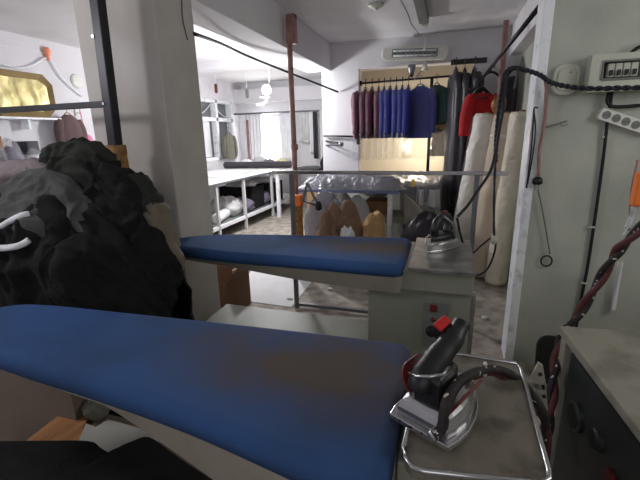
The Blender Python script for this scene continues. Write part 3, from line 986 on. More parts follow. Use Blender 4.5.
curtain('hanging_cloth', aty(318.5, 130, 7.9).x, aty(324, 130, 7.9).x, 8.0, .95, Zr + .05, 'grey_cloth', 'pale garment at the pillar end beside the dark grey garment', 'cloth', 2)
p = aty(247.5, 120, YF - .25)
pl = obj('wooden_pole', MB().tube([(p.x, YF - .28, 0), (p.x, YF - .27, p.z)], .028, 10), 'red_steel', smooth=True)
tag(pl, 'dark reddish pole standing in the far left corner by the curtain', 'pole')
# olive coat hanging in the left window
oc_ = atx(219, 140, XL + .1)
og = make_garment('olive_coat', 'olive coat hanging against the left room window', 'coat', .55, .15, .05, 'olive_cloth', 55, None, flare=1.3)
og.location = (XL + .13, 7.95, 1.66)
og.rotation_euler = (0, 0, math.radians(-20))
# red ceiling hooks
for i, (px, py) in enumerate(((216, 88), (247, 93))):
    p = aty(px, py, 7.2)
    q_ = thing('ceiling_hook', ['red hook hanging from the left room ceiling over the window', 'dark hook hanging from the left room ceiling beside the bulb'][i], 'hook', (p.x, 7.2, ZC))
    obj('hook_rod', MB().tube([(p.x, 7.2, ZC), (p.x, 7.2, p.z - .02)], .006, 6), 'white_paint', q_)
    obj('hook_grip', MB().lathe([(.012, -.1), (.03, -.08), (.03, .06), (.015, .08)], (p.x, 7.2, p.z)), ['dark_red', 'hammer_grey'][i], q_, smooth=True)
# bare bulb
BP = aty(266.5, 90, 5.4)
bl = thing('light_bulb', 'bare glowing bulb hanging on a white cord from the left room ceiling', 'lamp', (BP.x, 5.4, ZC))
obj('bulb', MB().lathe([(.02, .07), (.05, .05), (.07, .0), (.05, -.05), (.01, -.07)], BP), 'bulb', bl, smooth=True)
obj('cord', MB().tube([BP + Vector((.03, 0, .06)), BP + Vector((.05, 0, .14)), (BP.x + .06, 5.4, ZC)], .007, 6, 4), 'white_plastic', bl, smooth=True)
obj('loose_cord', MB().tube([BP + Vector((.0, -.02, -.06)), BP + Vector((-.0, -.02, -.14)), BP + Vector((-.06, -.02, -.18)), BP + Vector((-.16, -.02, -.19)),
    ], .012, 6, 5).tube([BP + Vector((-.1, -.02, -.09)), BP + Vector((.05, -.02, -.1))], .008, 6), 'white_plastic', bl, smooth=True)
# black wall bar and swing arm on the pillar
a_, b_ = aty(322, 136, 5.5), aty(358, 136.5, 5.5)
wb = thing('wall_bar', 'black bar fixed along the white pillar, a small clip at its end', 'bar', (a_.x, 5.57, a_.z))
obj('bar', MB().tube([(a_.x, 5.57, a_.z), (b_.x, 5.57, b_.z)], .013, 8), 'black_metal', wb, smooth=True)
obj('clip', MB().box((b_.x - .03, 5.54, b_.z - .11), (b_.x + .02, 5.585, b_.z + .02)), 'black_plastic', wb, bevel=.006)
a_, b_ = aty(322, 142, 5.4), aty(340, 144.5, 5.3)
wa = thing('swing_arm', 'dark folding arm sticking out from the white pillar below the black bar', 'bracket', (a_.x, 5.58, a_.z))
obj('arm', MB().tube([(a_.x, 5.6, a_.z + .01), (b_.x, 5.36, b_.z + .01)], .014, 8).tube([(a_.x, 5.6, a_.z - .05), (b_.x, 5.36, b_.z - .01)], .01, 8), 'black_metal', wa, smooth=True)
obj('arm_head', MB().lathe([(.02, -.03), (.035, -.02), (.035, .02), (.02, .03)], (b_.x, 5.36, b_.z), (0, 0, 1)), 'steel_grey', wa, smooth=True)
# black cable from column to pillar
ca = aty(338, 92, 5.58)
kb = obj('black_cable', MB().tube([(XBEAM - .02, 2.38, atx(193, 32, XBEAM).z), aty(222, 44, 3.2), aty(250, 57, 3.9), aty(290, 73, 4.7), aty(318, 84, 5.3), ca], .013, 8, 6), 'rubber', smooth=True)
tag(kb, 'black cable stretched from the column to the white pillar', 'cable')

# ------------------------------------------------------------------ left wall: gold tray on shelf, coat, cable, goods
XW = XL
def lw(px, py, d=.06):
    return atx(px, py, XW + d)


a_, b_ = lw(0, 116), lw(56, 120)
sh = thing('wall_shelf', 'thin white shelf on the left wall under the gold tray', 'shelf', (XW + .1, 3.4, a_.z - .02))
sy0, sy1, sz = 2.6, b_.y, a_.z
obj('shelf_board', MB().box((XW, sy0, sz - .03), (XW + .16, sy1, sz - .006)), 'white_paint', sh, bevel=.004)
for yy in (2.8, 3.5):
    obj('bracket', MB().box((XW, yy - .012, sz - .14), (XW + .14, yy + .012, sz - .03)), 'white_paint', sh)
gy0, gy1 = lw(-14, 100).y, lw(52.5, 100).y
gz0, gz1 = sz, lw(0, 69).z
gt = thing('gold_tray', 'gold tray with cut corners standing on the left wall shelf', 'tray', (XW + .08, (gy0 + gy1) / 2, gz0))
ch = .11
outl = [(gy0, gz0 + ch), (gy0, gz1 - ch), (gy0 + ch, gz1), (gy1 - ch, gz1), (gy1, gz1 - ch), (gy1, gz0 + ch), (gy1 - ch, gz0), (gy0 + ch, gz0)]
Mg = Matrix(((0, 0, 1, XW + .05), (1, 0, 0, 0), (0, 1, 0, 0), (0, 0, 0, 1)))
obj('tray_base', MB().prism([(p[0], p[1]) for p in outl], -.005, .02, Mg), 'gold', gt)
cyy, czz = (gy0 + gy1) / 2, (gz0 + gz1) / 2
rim = MB()
inn = [(cyy + (p[0] - cyy) * .84, czz + (p[1] - czz) * .72) for p in outl]
vs, fs = [], []
for (yy, zz), (yi, zi) in zip(outl, inn):
    vs += [Vector((XW + .07, yy, zz)), Vector((XW + .10, yy, zz)), Vector((XW + .075, yi, zi))]
for k in range(8):
    j = (k + 1) % 8
    fs += [(k * 3, j * 3, j * 3 + 1, k * 3 + 1), (k * 3 + 1, j * 3 + 1, j * 3 + 2, k * 3 + 2)]
rim.add(vs, fs)
obj('tray_rim', rim, 'gold_dark', gt)
obj('foil_lining', MB().grid(lambda u, v: Vector((XW + .076 + .006 * math.sin(u * 13 + 2 * noise.noise(Vector((u * 4, v * 2, 1)))), inn[0][0] + (inn[4][0] - inn[0][0]) * u,
    inn[7][1] + (inn[2][1] - inn[7][1]) * v)), 40, 8), 'gold', gt, smooth=True)
# white cable with orange connector on left wall
kc = thing('wall_cable', 'white cable looping along the left wall through an orange hook', 'cable', lw(47, 58, .02))
obj('cable', MB().tube([lw(-20, 62, .03), lw(0, 64, .03), (lw(20, 68, .03)), lw(33, 65, .03), lw(48, 58.5, .03), lw(60, 76, .03), lw(72, 88, .03), lw(82, 96, .03)], .011, 6, 6), 'white_paint', kc, smooth=True)
obj('cable', MB().tube([lw(-20, 42, .015), lw(20, 48, .015), lw(47, 54, .02)], .004, 6, 4), 'white_paint', kc, smooth=True)
c = lw(47.5, 55, .03)
obj('orange_hook', MB().lathe([(.015, -.06), (.03, -.045), (.02, -.02), (.035, .0), (.045, .05), (.025, .085)], c), 'salmon', kc, smooth=True)
c = lw(76, 81, .0)
dsc = obj('wall_disc', MB().lathe([(.09, 0), (.085, .02), (.06, .03)], c, (1, 0, 0)), 'white_plastic', smooth=True)
tag(dsc, 'round white cover on the left wall beside the white cable', 'wall cover')
# brown coat on hook
hp = lw(65, 114, .1)
bc = make_garment('brown_coat', 'brown coat hanging on the left wall near the column', 'coat', .75, .15, .07, 'coat_brown', 71, None, flare=1.35, hanger='wood')
bc.location = (XW + .14, hp.y, hp.z + .06)
wh = thing('wall_hook', 'white hook on the left wall above the brown coat', 'hook', lw(76, 112, .0))
c = lw(76, 112, 0)
obj('hook_plate', MB().box((XW, c.y - .03, c.z - .05), (XW + .015, c.y + .03, c.z + .07)), 'white_plastic', wh, bevel=.006)
obj('hook_arm', MB().tube([(XW + .01, c.y, c.z), (XW + .06, c.y, c.z - .02), (XW + .07, c.y, c.z + .03)], .008, 6, 3), 'white_plastic', wh, smooth=True)

# bench in left room with bagged goods
XBn = -4.1
bz = aty(20, 172, 3.0).z
gb = thing('goods_shelf', 'white goods bench along the left wall behind the clothes heap', 'bench', (-4.4, 3.0, 0))
zb1 = atx(20, 175, -4.2).z
obj('bench_top', MB().box((XL + .005, 2.3, zb1 - .05), (-3.95, 4.25, zb1)), 'white_paint', gb)
for (x, y) in ((XL + .06, 2.36), (-4.0, 2.36), (XL + .06, 4.2), (-4.0, 4.2)):
    obj('leg', MB().box((x - .03, y - .03, 0), (x + .03, y + .03, zb1 - .05)), 'white_paint', gb)


def bagged(px0, px1, py0, X, label, inner, base_col, seed, neck=False):
    a_, b_ = atx(px0, 160, X), atx(px1, 160, X)
    top = atx((px0 + px1) / 2, py0, X).z
    y0, y1 = a_.y, b_.y
    root = thing('bagged_goods', label, 'bag', (X, (y0 + y1) / 2, zb1), 'bagged goods on the left bench')
    h = top - zb1
    obj('contents', lump((X, (y0 + y1) / 2, zb1 + h * .4 + .004), .1, (y1 - y0) * .42, h * .42, seed, .1, 3), inner, root, smooth=True)
    obj('plastic_wrap', lump((X, (y0 + y1) / 2, zb1 + h * .43 + .006), .13, (y1 - y0) * .5, h / 1.75, seed + 3, .14, 5), 'film', root, smooth=True)
    obj('base_band', MB().prism(rounded(.22, (y1 - y0) * .86, .05, 4, X, (y0 + y1) / 2), zb1 + .003, zb1 + .07), base_col, root)
    if neck:
        obj('knotted_top', MB().prism(rounded(.2, (y1 - y0) * .8, .04, 4, X, (y0 + y1) / 2), top - .12, top + .02), neck, root, bevel=.01)
    return root


bagged(-14, 3, 138, -4.25, 'plastic bag of dark goods at the very edge beside the lilac bag', 'dark_fabric_roll', 'pink', 81, 'card')
bagged(2, 20, 140, -4.25, 'plastic bag of lilac goods with a pink band below', 'lilac_cloth', 'pink', 84)
bagged(18, 39, 143, -4.3, 'plastic bag with a black top beside the lilac bag', 'grey_cloth', 'dark_fabric_roll', 88, 'dark_suit')
p = lw(87, 142, .09)
pk = thing('pink_pouch', 'small pink pouch hanging on a strap beside the brown coat', 'pouch', p)
obj('pouch_body', lump((XW + .09, p.y, lw(87, 142).z), .06, .08, .10, 93, .25, 3, flat=False), 'pink', pk, smooth=True)
obj('strap', MB().tube([(XW + .07, c.y, c.z + .02), (XW + .09, p.y, lw(86, 142).z + .1)], .006, 6), 'pink', pk)
# ------------------------------------------------------------------ black rack post
yp = 1.86
pt, pb_ = aty(98.5, 0, yp), aty(115, 145, yp)
rk = thing('rack_post', 'black square rack post with a crossbar, standing before the column', 'rack', (pb_.x, yp, 0))
hwp = .036
hwp = .029
p_hi, p_lo = aty(97.5, 0, yp), aty(115.5, 145, yp)
pdx = (p_hi.x - p_lo.x) / (p_hi.z - p_lo.z)
sh_m = Matrix(((1, 0, pdx, p_lo.x - pdx * p_lo.z), (0, 1, 0, yp), (0, 0, 1, 0), (0, 0, 0, 1)))
obj('post', MB().box((-hwp, -hwp, 0), (hwp, hwp, ZC - .005), sh_m), 'black_metal', rk, bevel=.005)
zb2 = aty(108, 104, yp).z
obj('crossbar', MB().box((XL + .9, yp - .014, zb2 - .017), (pb_.x - hwp, yp + .014, zb2 + .017)), 'black_metal', rk, bevel=.003)
zz0, zz1 = aty(117, 172, yp).z, aty(116, 145, yp).z
obj('tape_wrap', MB().grid(lambda u, v: (lambda a: Vector((pb_.x + (hwp + .016) * max(-1, min(1, 1.35 * math.cos(a))) + .004 * noise.noise(Vector((u * 9, v * 9, 0))),
    yp + (hwp + .016) * max(-1, min(1, 1.35 * math.sin(a))) + .004 * noise.noise(Vector((u * 9, v * 9, 5))), zz0 - .1 + (zz1 - zz0 + .1) * v)))(u * 2 * PI), 20, 16, True), 'tan_tape', rk, smooth=True)
obj('bolt', MB().lathe([(.008, 0), (.008, .006)], (pb_.x - .005, yp - hwp, aty(103, 37, yp).z), (0, -1, 0), 8), 'chrome', rk)
obj('bolt', MB().lathe([(.008, 0), (.008, .006)], (pb_.x - .005, yp - hwp, zb2), (0, -1, 0), 8), 'chrome', rk)
# conduit scrap on the column
cc_ = [atx(181, 0, XBEAM - .02), atx(182, 20, XBEAM - .02), atx(187, 40, XBEAM - .02)]
cd_ = obj('wire_stub', MB().tube([p + Vector((.006, 0, 0)) for p in cc_], .004, 6, 3), 'hammer_grey', smooth=True)
tag(cd_, 'short loose wire stuck to the upper side of the column', 'wire')

# ------------------------------------------------------------------ heap of dark clothes
CREST = [(p.x, p.z - .03) for p in [aty(x, y, 1.56) for x, y in ((-40, 172), (0, 164), (25, 160), (45, 153), (60, 148), (78, 146), (92, 145), (102, 155), (113, 164), (126, 169), (138, 178), (150, 196), (165, 216), (178, 238), (187, 262), (193, 300))]]


def crest(x):
    pts = [(-3.3, CREST[0][1])] + CREST + [(-1.2, .3)]
    old = [(-3.3, 1.25), (-2.6, 1.28), (-2.2, 1.33), (-1.95, 1.40), (-1.8, 1.40), (-1.68, 1.30), (-1.55, 1.17), (-1.42, 1.05), (-1.32, .92), (-1.24, .6)]
    for (a, za), (b, zb) in zip(pts, pts[1:]):
        if x <= b:
            t = (x - a) / (b - a)
            return za + (zb - za) * max(0, t)
    return pts[-1][1]


PROF = [(.0, 1.13, 0.0), (.18, 1.10, .36), (.40, 1.20, .72), (.62, 1.42, .90), (.8, 1.56, 1.0), (.92, 1.66, .72), (1.0, 1.69, 0.0)]


def heap_pt(u, v):
    x = -3.3 + (3.3 - 1.2) * u
    z = crest(x)
    for (v0, y0, k0), (v1, y1, k1) in zip(PROF, PROF[1:]):
        if v <= v1 + 1e-9:
            t = (v - v0) / (v1 - v0)
            t = t * t * (3 - 2 * t) * .4 + t * .6
            y, k = y0 + (y1 - y0) * t, k0 + (k1 - k0) * t
            break
    edge = min(1, (1 - u) * 7) ** .5
    yc = 1.45
    return Vector((x, yc + (y - yc) * (.5 + .5 * edge), z * k))


def heap_n(u, v):
    e = .004
    a = heap_pt(min(1, u + e), v) - heap_pt(max(0, u - e), v)
    b = heap_pt(u, min(1, v + e)) - heap_pt(u, max(0, v - e))
    n_ = a.cross(b)
    return n_.normalized() if n_.length > 1e-9 else Vector((0, -1, 0))


HD, HD2 = Vector((.8, -.3, .5)).normalized(), Vector((.5, .3, -.8)).normalized()


def heap_surf(u, v):
    p = heap_pt(u, v)
    f = fold(p, 3.0, 1.0, (1, 1, 1.2), HD) * .042 + fold(p, 9, 7.0, (1.1, 1, .9), HD2) * .012
    w = min(1, v * 8)
    q = p + heap_n(u, v) * (f - .02) * w
    q.z = max(q.z, 0)
    return q


heap_mb = MB().grid(heap_surf, 170, 90)
hp_o = obj('clothes_heap', heap_mb, 'black_cloth', smooth=True)
tag(hp_o, 'huge heap of black clothes in front of the column and rack post', 'clothes heap', kind='stuff')
BV = BVHTree.FromPolygons(heap_mb.v, heap_mb.f)


def heap_uv(px, py):
    hit = BV.ray_cast(CAM, ray(px, py).normalized())
    if hit[0] is None:
        return None
    h = hit[0]
    u = (h.x + 3.3) / (3.3 - 1.2)
    best = min((((heap_pt(u, k / 200) - h).length, k / 200) for k in range(201)))
    return u, best[1], h


def drape(name, label, px, py, du, dv, rot, material, seed, lift=.05, amp=.05, s=5.0):
    r_ = heap_uv(px, py)
    if r_ is None:
        print('heap miss', label)
        return None
    uc, vc, _ = r_
    cr2, sr2 = math.cos(rot), math.sin(rot)
    dirn = Vector((math.cos(seed * 2.3), .3, math.sin(seed * 2.3))).normalized()

    def fn(a, r):
        th = a * 2 * PI
        R = r * (1 + .28 * noise.noise(Vector((math.cos(th) * 1.6, math.sin(th) * 1.6, seed))) + .12 * noise.noise(Vector((math.cos(th) * 5, math.sin(th) * 5, seed))))
        x, y = du * R * math.cos(th), dv * R * math.sin(th)
        u = min(.997, max(.003, uc + x * cr2 - y * sr2))
        v = min(.985, max(.01, vc + x * sr2 + y * cr2))
        p = heap_pt(u, v)
        n_ = heap_n(u, v)
        base = fold(p, 3.0, 1.0, (1, 1, 1.2), HD) * .042
        f = fold(p, s * 1.3, seed, (1.2, 1, .8), dirn) * amp + fold(p, s * 3.2, seed + 3, (1, 1, 1), dirn) * amp * .3
        return p + n_ * (base + lift * .55 * (1 - r ** 4) + f * .85 * (1 - r ** 6 * .5) + .012 - .02 * r ** 12)
    mb = MB().grid(fn, 90, 36, True)
    o = obj(name, mb, material, smooth=True)
    return tag(o, label, 'garment')


drape('crumpled_garment', 'charcoal grey garment with sharp folds across the middle of the heap', 40, 208, .17, .14, -.15, 'char_cloth', 5.1, .05, .045)
drape('crumpled_garment', 'grey brown garment with pale edge at the upper left of the heap', 14, 178, .20, .07, -.35, 'brown_cloth', 9.4, .06, .03)
drape('crumpled_garment', 'dark green garment forming the crest of the heap', 70, 164, .12, .09, .15, 'green_cloth', 13.2, .03, .05)
drape('crumpled_garment', 'black garment with a pointed fold below the tan tape', 110, 195, .08, .14, .2, 'black_cloth', 17.7, .03, .06)
drape('crumpled_garment', 'dark grey garment slumped on the right shoulder of the heap', 138, 210, .055, .11, .3, 'green_cloth', 22.5, .01, .04)
drape('crumpled_garment', 'black garment sliding down the right side of the heap', 158, 268, .075, .15, .1, 'black_cloth', 26.1, .04, .05)
g = drape('crumpled_garment', 'black garment with two white curved bands at the lower left of the heap', 22, 248, .16, .16, 0, 'black_cloth', 30.9, .06, .05)
drape('crumpled_garment', 'dark garment bunched in the lower middle of the heap', 90, 268, .13, .14, .2, 'black_cloth', 35.2, .05, .06)
drape('crumpled_garment', 'khaki garment hanging off the heap beside the far ironing table tip', 164, 240, .05, .08, .1, 'khaki_cloth', 39.0, .06, .03)
# white bands lie on the white banded garment
if g:
    vs = [v.co.copy() for v in g.data.vertices]
    bvg = BVHTree.FromPolygons(vs, [tuple(p.vertices) for p in g.data.polygons])
    for band in ([(-8, 230), (2, 226), (12, 220), (22, 215.5), (29, 214)], [(-8, 248), (4, 248), (16, 246.5), (24, 243.5), (29, 240)]):
        pts = []
        for (x, y) in band:
            h = bvg.ray_cast(CAM, ray(x, y).normalized())
            h2 = BV.ray_cast(CAM, ray(x, y).normalized())
            hh = [k[0] for k in (h, h2) if k[0] is not None]
            if hh:
                hh.sort(key=lambda k: (k - CAM).length)
                pts.append(hh[0] - ray(x, y).normalized() * .012)
        if len(pts) > 2:
            obj('white_band', MB().tube(pts, .016, 8, 5, flat=.7), 'white_cloth', g, smooth=True)['label'] = 'white band'

# ------------------------------------------------------------------ far ironing table
def outline(pts, n=6):
    p = [Vector((x, y, 0)) for x, y in pts]
    p = p[-2:] + p + p[:2]
    q = catmull(p, n)[2 * n:-(2 * n)]
    return [(v.x, v.y) for v in q]


def board_poly(pts, right_n):
    """First right_n and all points kept; the nose half is smoothed."""
    V = [Vector((x, y, 0)) for x, y in pts]
    P = catmull(V, 6)
    rad = .055

    def corner(p, a, b):
        da, db = (a - p).normalized(), (b - p).normalized()
        half = da.angle(db) / 2
        L = rad / math.tan(half)
        c = p + (da + db).normalized() * (rad / math.sin(half))
        s0, s1 = p + da * L - c, p + db * L - c
        out = []
        for k in range(7):
            v = s0.lerp(s1, k / 6)
            out.append(c + v.normalized() * rad)
        return out, L
    first, L0 = corner(P[0], P[-1], P[6])
    last, L1 = corner(P[-1], P[-7], P[0])
    mid_ = [q for q in P[1:-1] if (q - P[0]).length > L0 * 1.2 and (q - P[-1]).length > L1 * 1.2]
    return [(v.x, v.y) for v in first + mid_ + last]


def pad(mb, poly, z0, z1, edge):
    """Padded top: rounded edge and faintly crowned surface."""
    n = len(poly)
    cx = sum(p[0] for p in poly) / n
    cy = sum(p[1] for p in poly) / n
    vs, fs = [], []
    area = sum(poly[i - 1][0] * poly[i][1] - poly[i][0] * poly[i - 1][1] for i in range(n))
    # inward offset by local normals
    def inset(k):
        out = []
        for i in range(n):
            a, b = Vector(poly[i - 1]), Vector(poly[(i + 1) % n])
            t = (b - a)
            t = t.normalized() if t.length > 1e-9 else Vector((1, 0))
            nr = Vector((-t.y, t.x))
            if area < 0:
                nr = -nr
            p = Vector(poly[i]) + nr * k
            out.append((p.x, p.y))
        return out
    rings = [(z0, 0)] + [(z1 - edge + edge * math.sin(t), edge * (1 - math.cos(t))) for t in [i * PI / 2 / 5 for i in range(6)]] + [(z1, edge + .006), (z1, edge + .014)]
    for z, k in rings:
        vs += [Vector((x, y, z)) for x, y in inset(k)]
    for r in range(len(rings) - 1):
        for i in range(n):
            j = (i + 1) % n
            fs.append((r * n + i, r * n + j, (r + 1) * n + j, (r + 1) * n + i))
    fs.append(tuple(range((len(rings) - 1) * n, len(rings) * n)))
    fs.append(tuple(range(n - 1, -1, -1)))
    mb.add(vs, fs)
    return mb


ZI = .92
fi = thing('ironing_table', 'far vacuum ironing table with narrow blue board and grey cabinet', 'ironing table', (-.1, 1.95, 0))
e1 = atz(413, 236.5, ZI)
fpts = [(e1.x + .0, 2.24), (-.5, 2.20), (-.95, 2.15), (-1.3, 2.08), (-1.47, 1.99), (-1.55, 1.88), (-1.5, 1.78), (-1.32, 1.74), (-1.02, 1.71), (-.6, 1.71), (-.3, 1.70), (e1.x + .0, 1.70)]
fp = board_poly(fpts, 0)
mb = MB()
pad(mb, fp, ZI - .055, ZI, .03)
obj('blue_pad', mb, scorched('blue_scorched_far', (-.34 + .1, 2.0 - 1.95, ZI), (.5, .22, .3)), fi, smooth=True)
# pan under the pad with a curved lip
def pan_mb(pts, z_top, depth_fn, inset=.02, seg=8):
    V = board_poly(pts, 0)
    n = len(V)
    cx = sum(p[0] for p in V) / n
    cy = sum(p[1] for p in V) / n
    vs, fs = [], []
    top, bot = [], []
    for (x, y) in V:
        top.append(Vector((x, y, z_top)))
        k = .86
        bot.append(Vector((x, cy + (y - cy) * k, z_top - depth_fn(x))))
    vs = top + bot
    for i in range(n):
        j = (i + 1) % n
        fs.append((i, j, n + j, n + i))
    fs.append(tuple(range(n - 1, -1, -1)))
    fs.append(tuple(range(n, 2 * n)))
    return MB().add(vs, fs)


def dfar(x):
    t = (x + 1.5) / 1.35
    return .012 + .085 * max(0, min(1, t)) + .006 * math.cos((x + .62) * 7)


obj('vacuum_pan', pan_mb(fpts, ZI - .056, dfar), 'cab_lip', fi, smooth=False)
# cabinet below
cx0, cx1c = -.325, .145
cab = obj('cabinet', MB().box((cx0, 1.76, .04), (cx1c, 2.24, ZI - .13)), 'cab_paint', fi, bevel=.006)
obj('cabinet_top', MB().box((cx0 - .0, 1.74, ZI - .129), (cx1c + .004, 2.25, ZI - .03)), 'cab_paint', fi, bevel=.006)
x1p, x0p = cx1c + .01, e1.x + .02
obj('iron_rest', MB().box((x0p, 1.72, ZI - .028), (x1p, 2.27, ZI - .008)), 'plate_steel', fi, bevel=.004)
obj('plinth', MB().box((cx0 + .03, 1.8, 0), (cx1c - .03, 2.2, .039)), 'black_metal', fi)
obj('edge_trim', MB().box((cx1c + .002, 1.77, .04), (cx1c + .02, 1.81, ZI - .14)), 'chrome', fi)
# low cloth shelf
lz = .30
obj('cloth_shelf', MB().box((-1.5, 1.98, lz - .02), (cx0 - .002, 2.36, lz)).box((-1.5, 1.955, lz - .09), (cx0 - .002, 1.978, lz + .012)), 'cab_paint', fi, bevel=.004)
obj('shelf_foot', MB().box((-1.44, 2.08, 0), (-1.38, 2.24, lz - .02)), 'cab_paint', fi)
# control panel
pa, pb2 = aty(423.5, 301, 1.758), aty(446, 348, 1.758)
cpn = obj('control_panel', MB().box((pa.x, 1.752, pb2.z), (pb2.x, 1.7595, pa.z)), 'hammer_grey', fi, bevel=.002)
sw = aty(433.5, 308, 1.75)
obj('rocker_switch', MB().box((sw.x - .016, 1.745, sw.z - .018), (sw.x + .016, 1.7515, sw.z + .018)), 'dark_red', cpn, bevel=.003)['label'] = 'red rocker switch'
sw = aty(433, 319.5, 1.75)
obj('pilot_light', MB().lathe([(.011, 0), (.011, .006), (.006, .01)], (sw.x, 1.7515, sw.z), (0, -1, 0), 14), 'dark_red', cpn, smooth=True)
sw = aty(431.5, 332, 1.74)
obj('dial_knob', MB().lathe([(.027, 0), (.027, .01), (.02, .026), (.018, .028)], (sw.x, 1.7515, sw.z), (0, -1, 0), 18), 'black_plastic', cpn, smooth=False)
obj('screw', MB().lathe([(.006, 0), (.006, .004)], (aty(403, 281, 1.74).x, 1.76, aty(403, 281.5, 1.74).z), (0, -1, 0), 8), 'black_metal', fi)


# irons
def iron_sole(L, W, n=12):
    """Outline of a sole: straight heel at y=0, tip at y=L."""
    pts = [(-W / 2, 0), (W / 2, 0)]
    rt = [(W / 2 * (1 - (t ** 2.3)), L * (.0 + t)) for t in [i / n for i in range(1, n)]]
    pts += rt + [(0, L)] + [(-x, y) for x, y in rt[::-1]]
    return pts


def scale_poly(p, k, cy):
    return [(x * k, cy + (y - cy) * k) for x, y in p]


# far iron
c = atz(438, 250, ZI)
zi = ZI - .007
Mi = Matrix.Translation((c.x, c.y + .03, zi)) @ Matrix.Rotation(math.radians(152), 4, 'Z') @ Matrix.Translation((0, -.11, 0))
ir2 = thing('steam_iron', 'old silver iron with black handle on the far ironing table', 'iron', c)
so = iron_sole(.22, .125)
obj('sole_plate', MB().prism(so, 0, .014, Mi), 'chrome', ir2, bevel=.002)
obj('iron_body', MB().prism(scale_poly(so, .94, .1), .0145, .055, Mi, .012), 'chrome', ir2)
obj('top_cover', MB().prism(scale_poly(so, .74, .09), .0555, .085, Mi, .015), 'black_plastic', ir2)
hd = MB()
hd.tube([Mi @ Vector(p) for p in ((0, .03, .08), (0, .015, .13), (0, .03, .165), (0, .075, .17), (0, .13, .16), (0, .155, .12), (0, .15, .08))], [.022, .02, .018, .018, .02, .02], 10, 5)
obj('handle', hd, 'black_plastic', ir2, smooth=True)
obj('handle_bracket', MB().tube([Mi @ Vector((.05, .03, .06)), Mi @ Vector((.045, .06, .13)), Mi @ Vector((.012, .1, .178))], .008, 8, 4)
    .tube([Mi @ Vector((-.05, .03, .06)), Mi @ Vector((-.045, .06, .13)), Mi @ Vector((-.012, .1, .178))], .008, 8, 4), 'lens', ir2, smooth=True)
obj('power_button', MB().box((-.01, .05, .186), (.01, .075, .198), Mi), 'dark_red', ir2)
obj('wire_guard', MB().tube([Mi @ Vector(p) for p in ((.06, .0, .02), (.075, .05, .05), (.05, .15, .06), (0, .2, .04), (-.05, .15, .06))], .005, 6, 5), 'chrome', ir2, smooth=True)

# ------------------------------------------------------------------ near ironing table
ni = thing('ironing_table', 'near vacuum ironing table with wide blue board in the foreground', 'ironing table', (-.1, .8, 0))
npts = [(-.055, 1.045), (-.5, 1.03), (-1.0, 1.005), (-1.35, .985), (-1.5, .95), (-1.58, .85), (-1.54, .75), (-1.36, .695), (-1.1, .66), (-.8, .635), (-.5, .60), (-.2, .545), (-.065, .53)]
mb = MB()
pad(mb, board_poly(npts, 0), ZI - .055, ZI, .03)
obj('blue_pad', mb, scorched('blue_scorched_near', (-.28 + .1, .86 - .8, ZI), (.55, .28, .3)), ni, smooth=True)


def dnear(x):
    # thin lip near the nose, deep suction box towards the right end
    if x < -.83:
        return .02
    return .02 + .2 * min(1, (x + .83) / .6)


obj('vacuum_pan', pan_mb(npts, ZI - .056, dnear), 'cab_lip', ni)
obj('cabinet', MB().box((-.16, .68, .05), (.2, 1.0, ZI - .27)), 'cab_paint', ni, bevel=.006)
obj('cabinet_neck', MB().box((-.06, .66, ZI - .269), (.19, 1.0, ZI - .06)), 'cab_paint', ni, bevel=.006)
obj('plinth', MB().box((-.12, .72, 0), (.16, .96, .049)), 'black_metal', ni)
# tray: rolled rim and steel plate
tp = [(q.x, q.y) for q in [atz(x, y, ZI - .004) for x, y in ((403.5, 447), (406, 458), (412, 466), (424, 470), (542, 483), (549, 478), (549, 470), (521, 368), (516, 362.5), (432, 349.5), (426, 352), (425, 357))]]
tr = obj('iron_rest', MB().prism(tp, ZI - .03, ZI - .008), 'tray_steel', ni)
obj('rest_rim', MB().tube([Vector((x, y, ZI - .006)) for x, y in tp + tp[:1]], .0055, 8), 'chrome', tr, smooth=True)
# side bracket with screw holes
Mb2 = Matrix.Translation((.228, .86, 0))
b1, b2, b3 = atx(533, 364, .232), atx(545, 404, .25), atx(541, 362, .25)
brk = [aty(x, y, .99) for x, y in ((531, 378), (538.5, 363), (543, 366), (546, 384), (548, 412), (541, 408))]
obj('side_bracket', MB().add([p + Vector((0, d, 0)) for d in (0, .008) for p in brk], [(0, 1, 2, 3, 4, 5), (11, 10, 9, 8, 7, 6)] + [(i, (i + 1) % 6, 6 + (i + 1) % 6, 6 + i) for i in range(6)]), 'cab_lip', ni)
obj('bracket_arm', MB().box((.205, .99, ZI - .06), (brk[5].x + .005, 1.003, ZI - .045)), 'cab_lip', ni)
for (x, y) in ((540, 374), (544, 396)):
    obj('screw', MB().lathe([(.005, 0), (.005, .003)], aty(x, y, .99), (0, -1, 0), 8), 'black_metal', ni)
pt_ = aty(285, 470, .585)
obj('tape_patch', MB().add([aty(270, 463, .584), aty(297, 470, .566), aty(299, 490, .575), aty(271, 484, .594)], [(0, 1, 2, 3)]), 'tan_tape', ni, solid=.002)['label'] = 'brown tape patch'

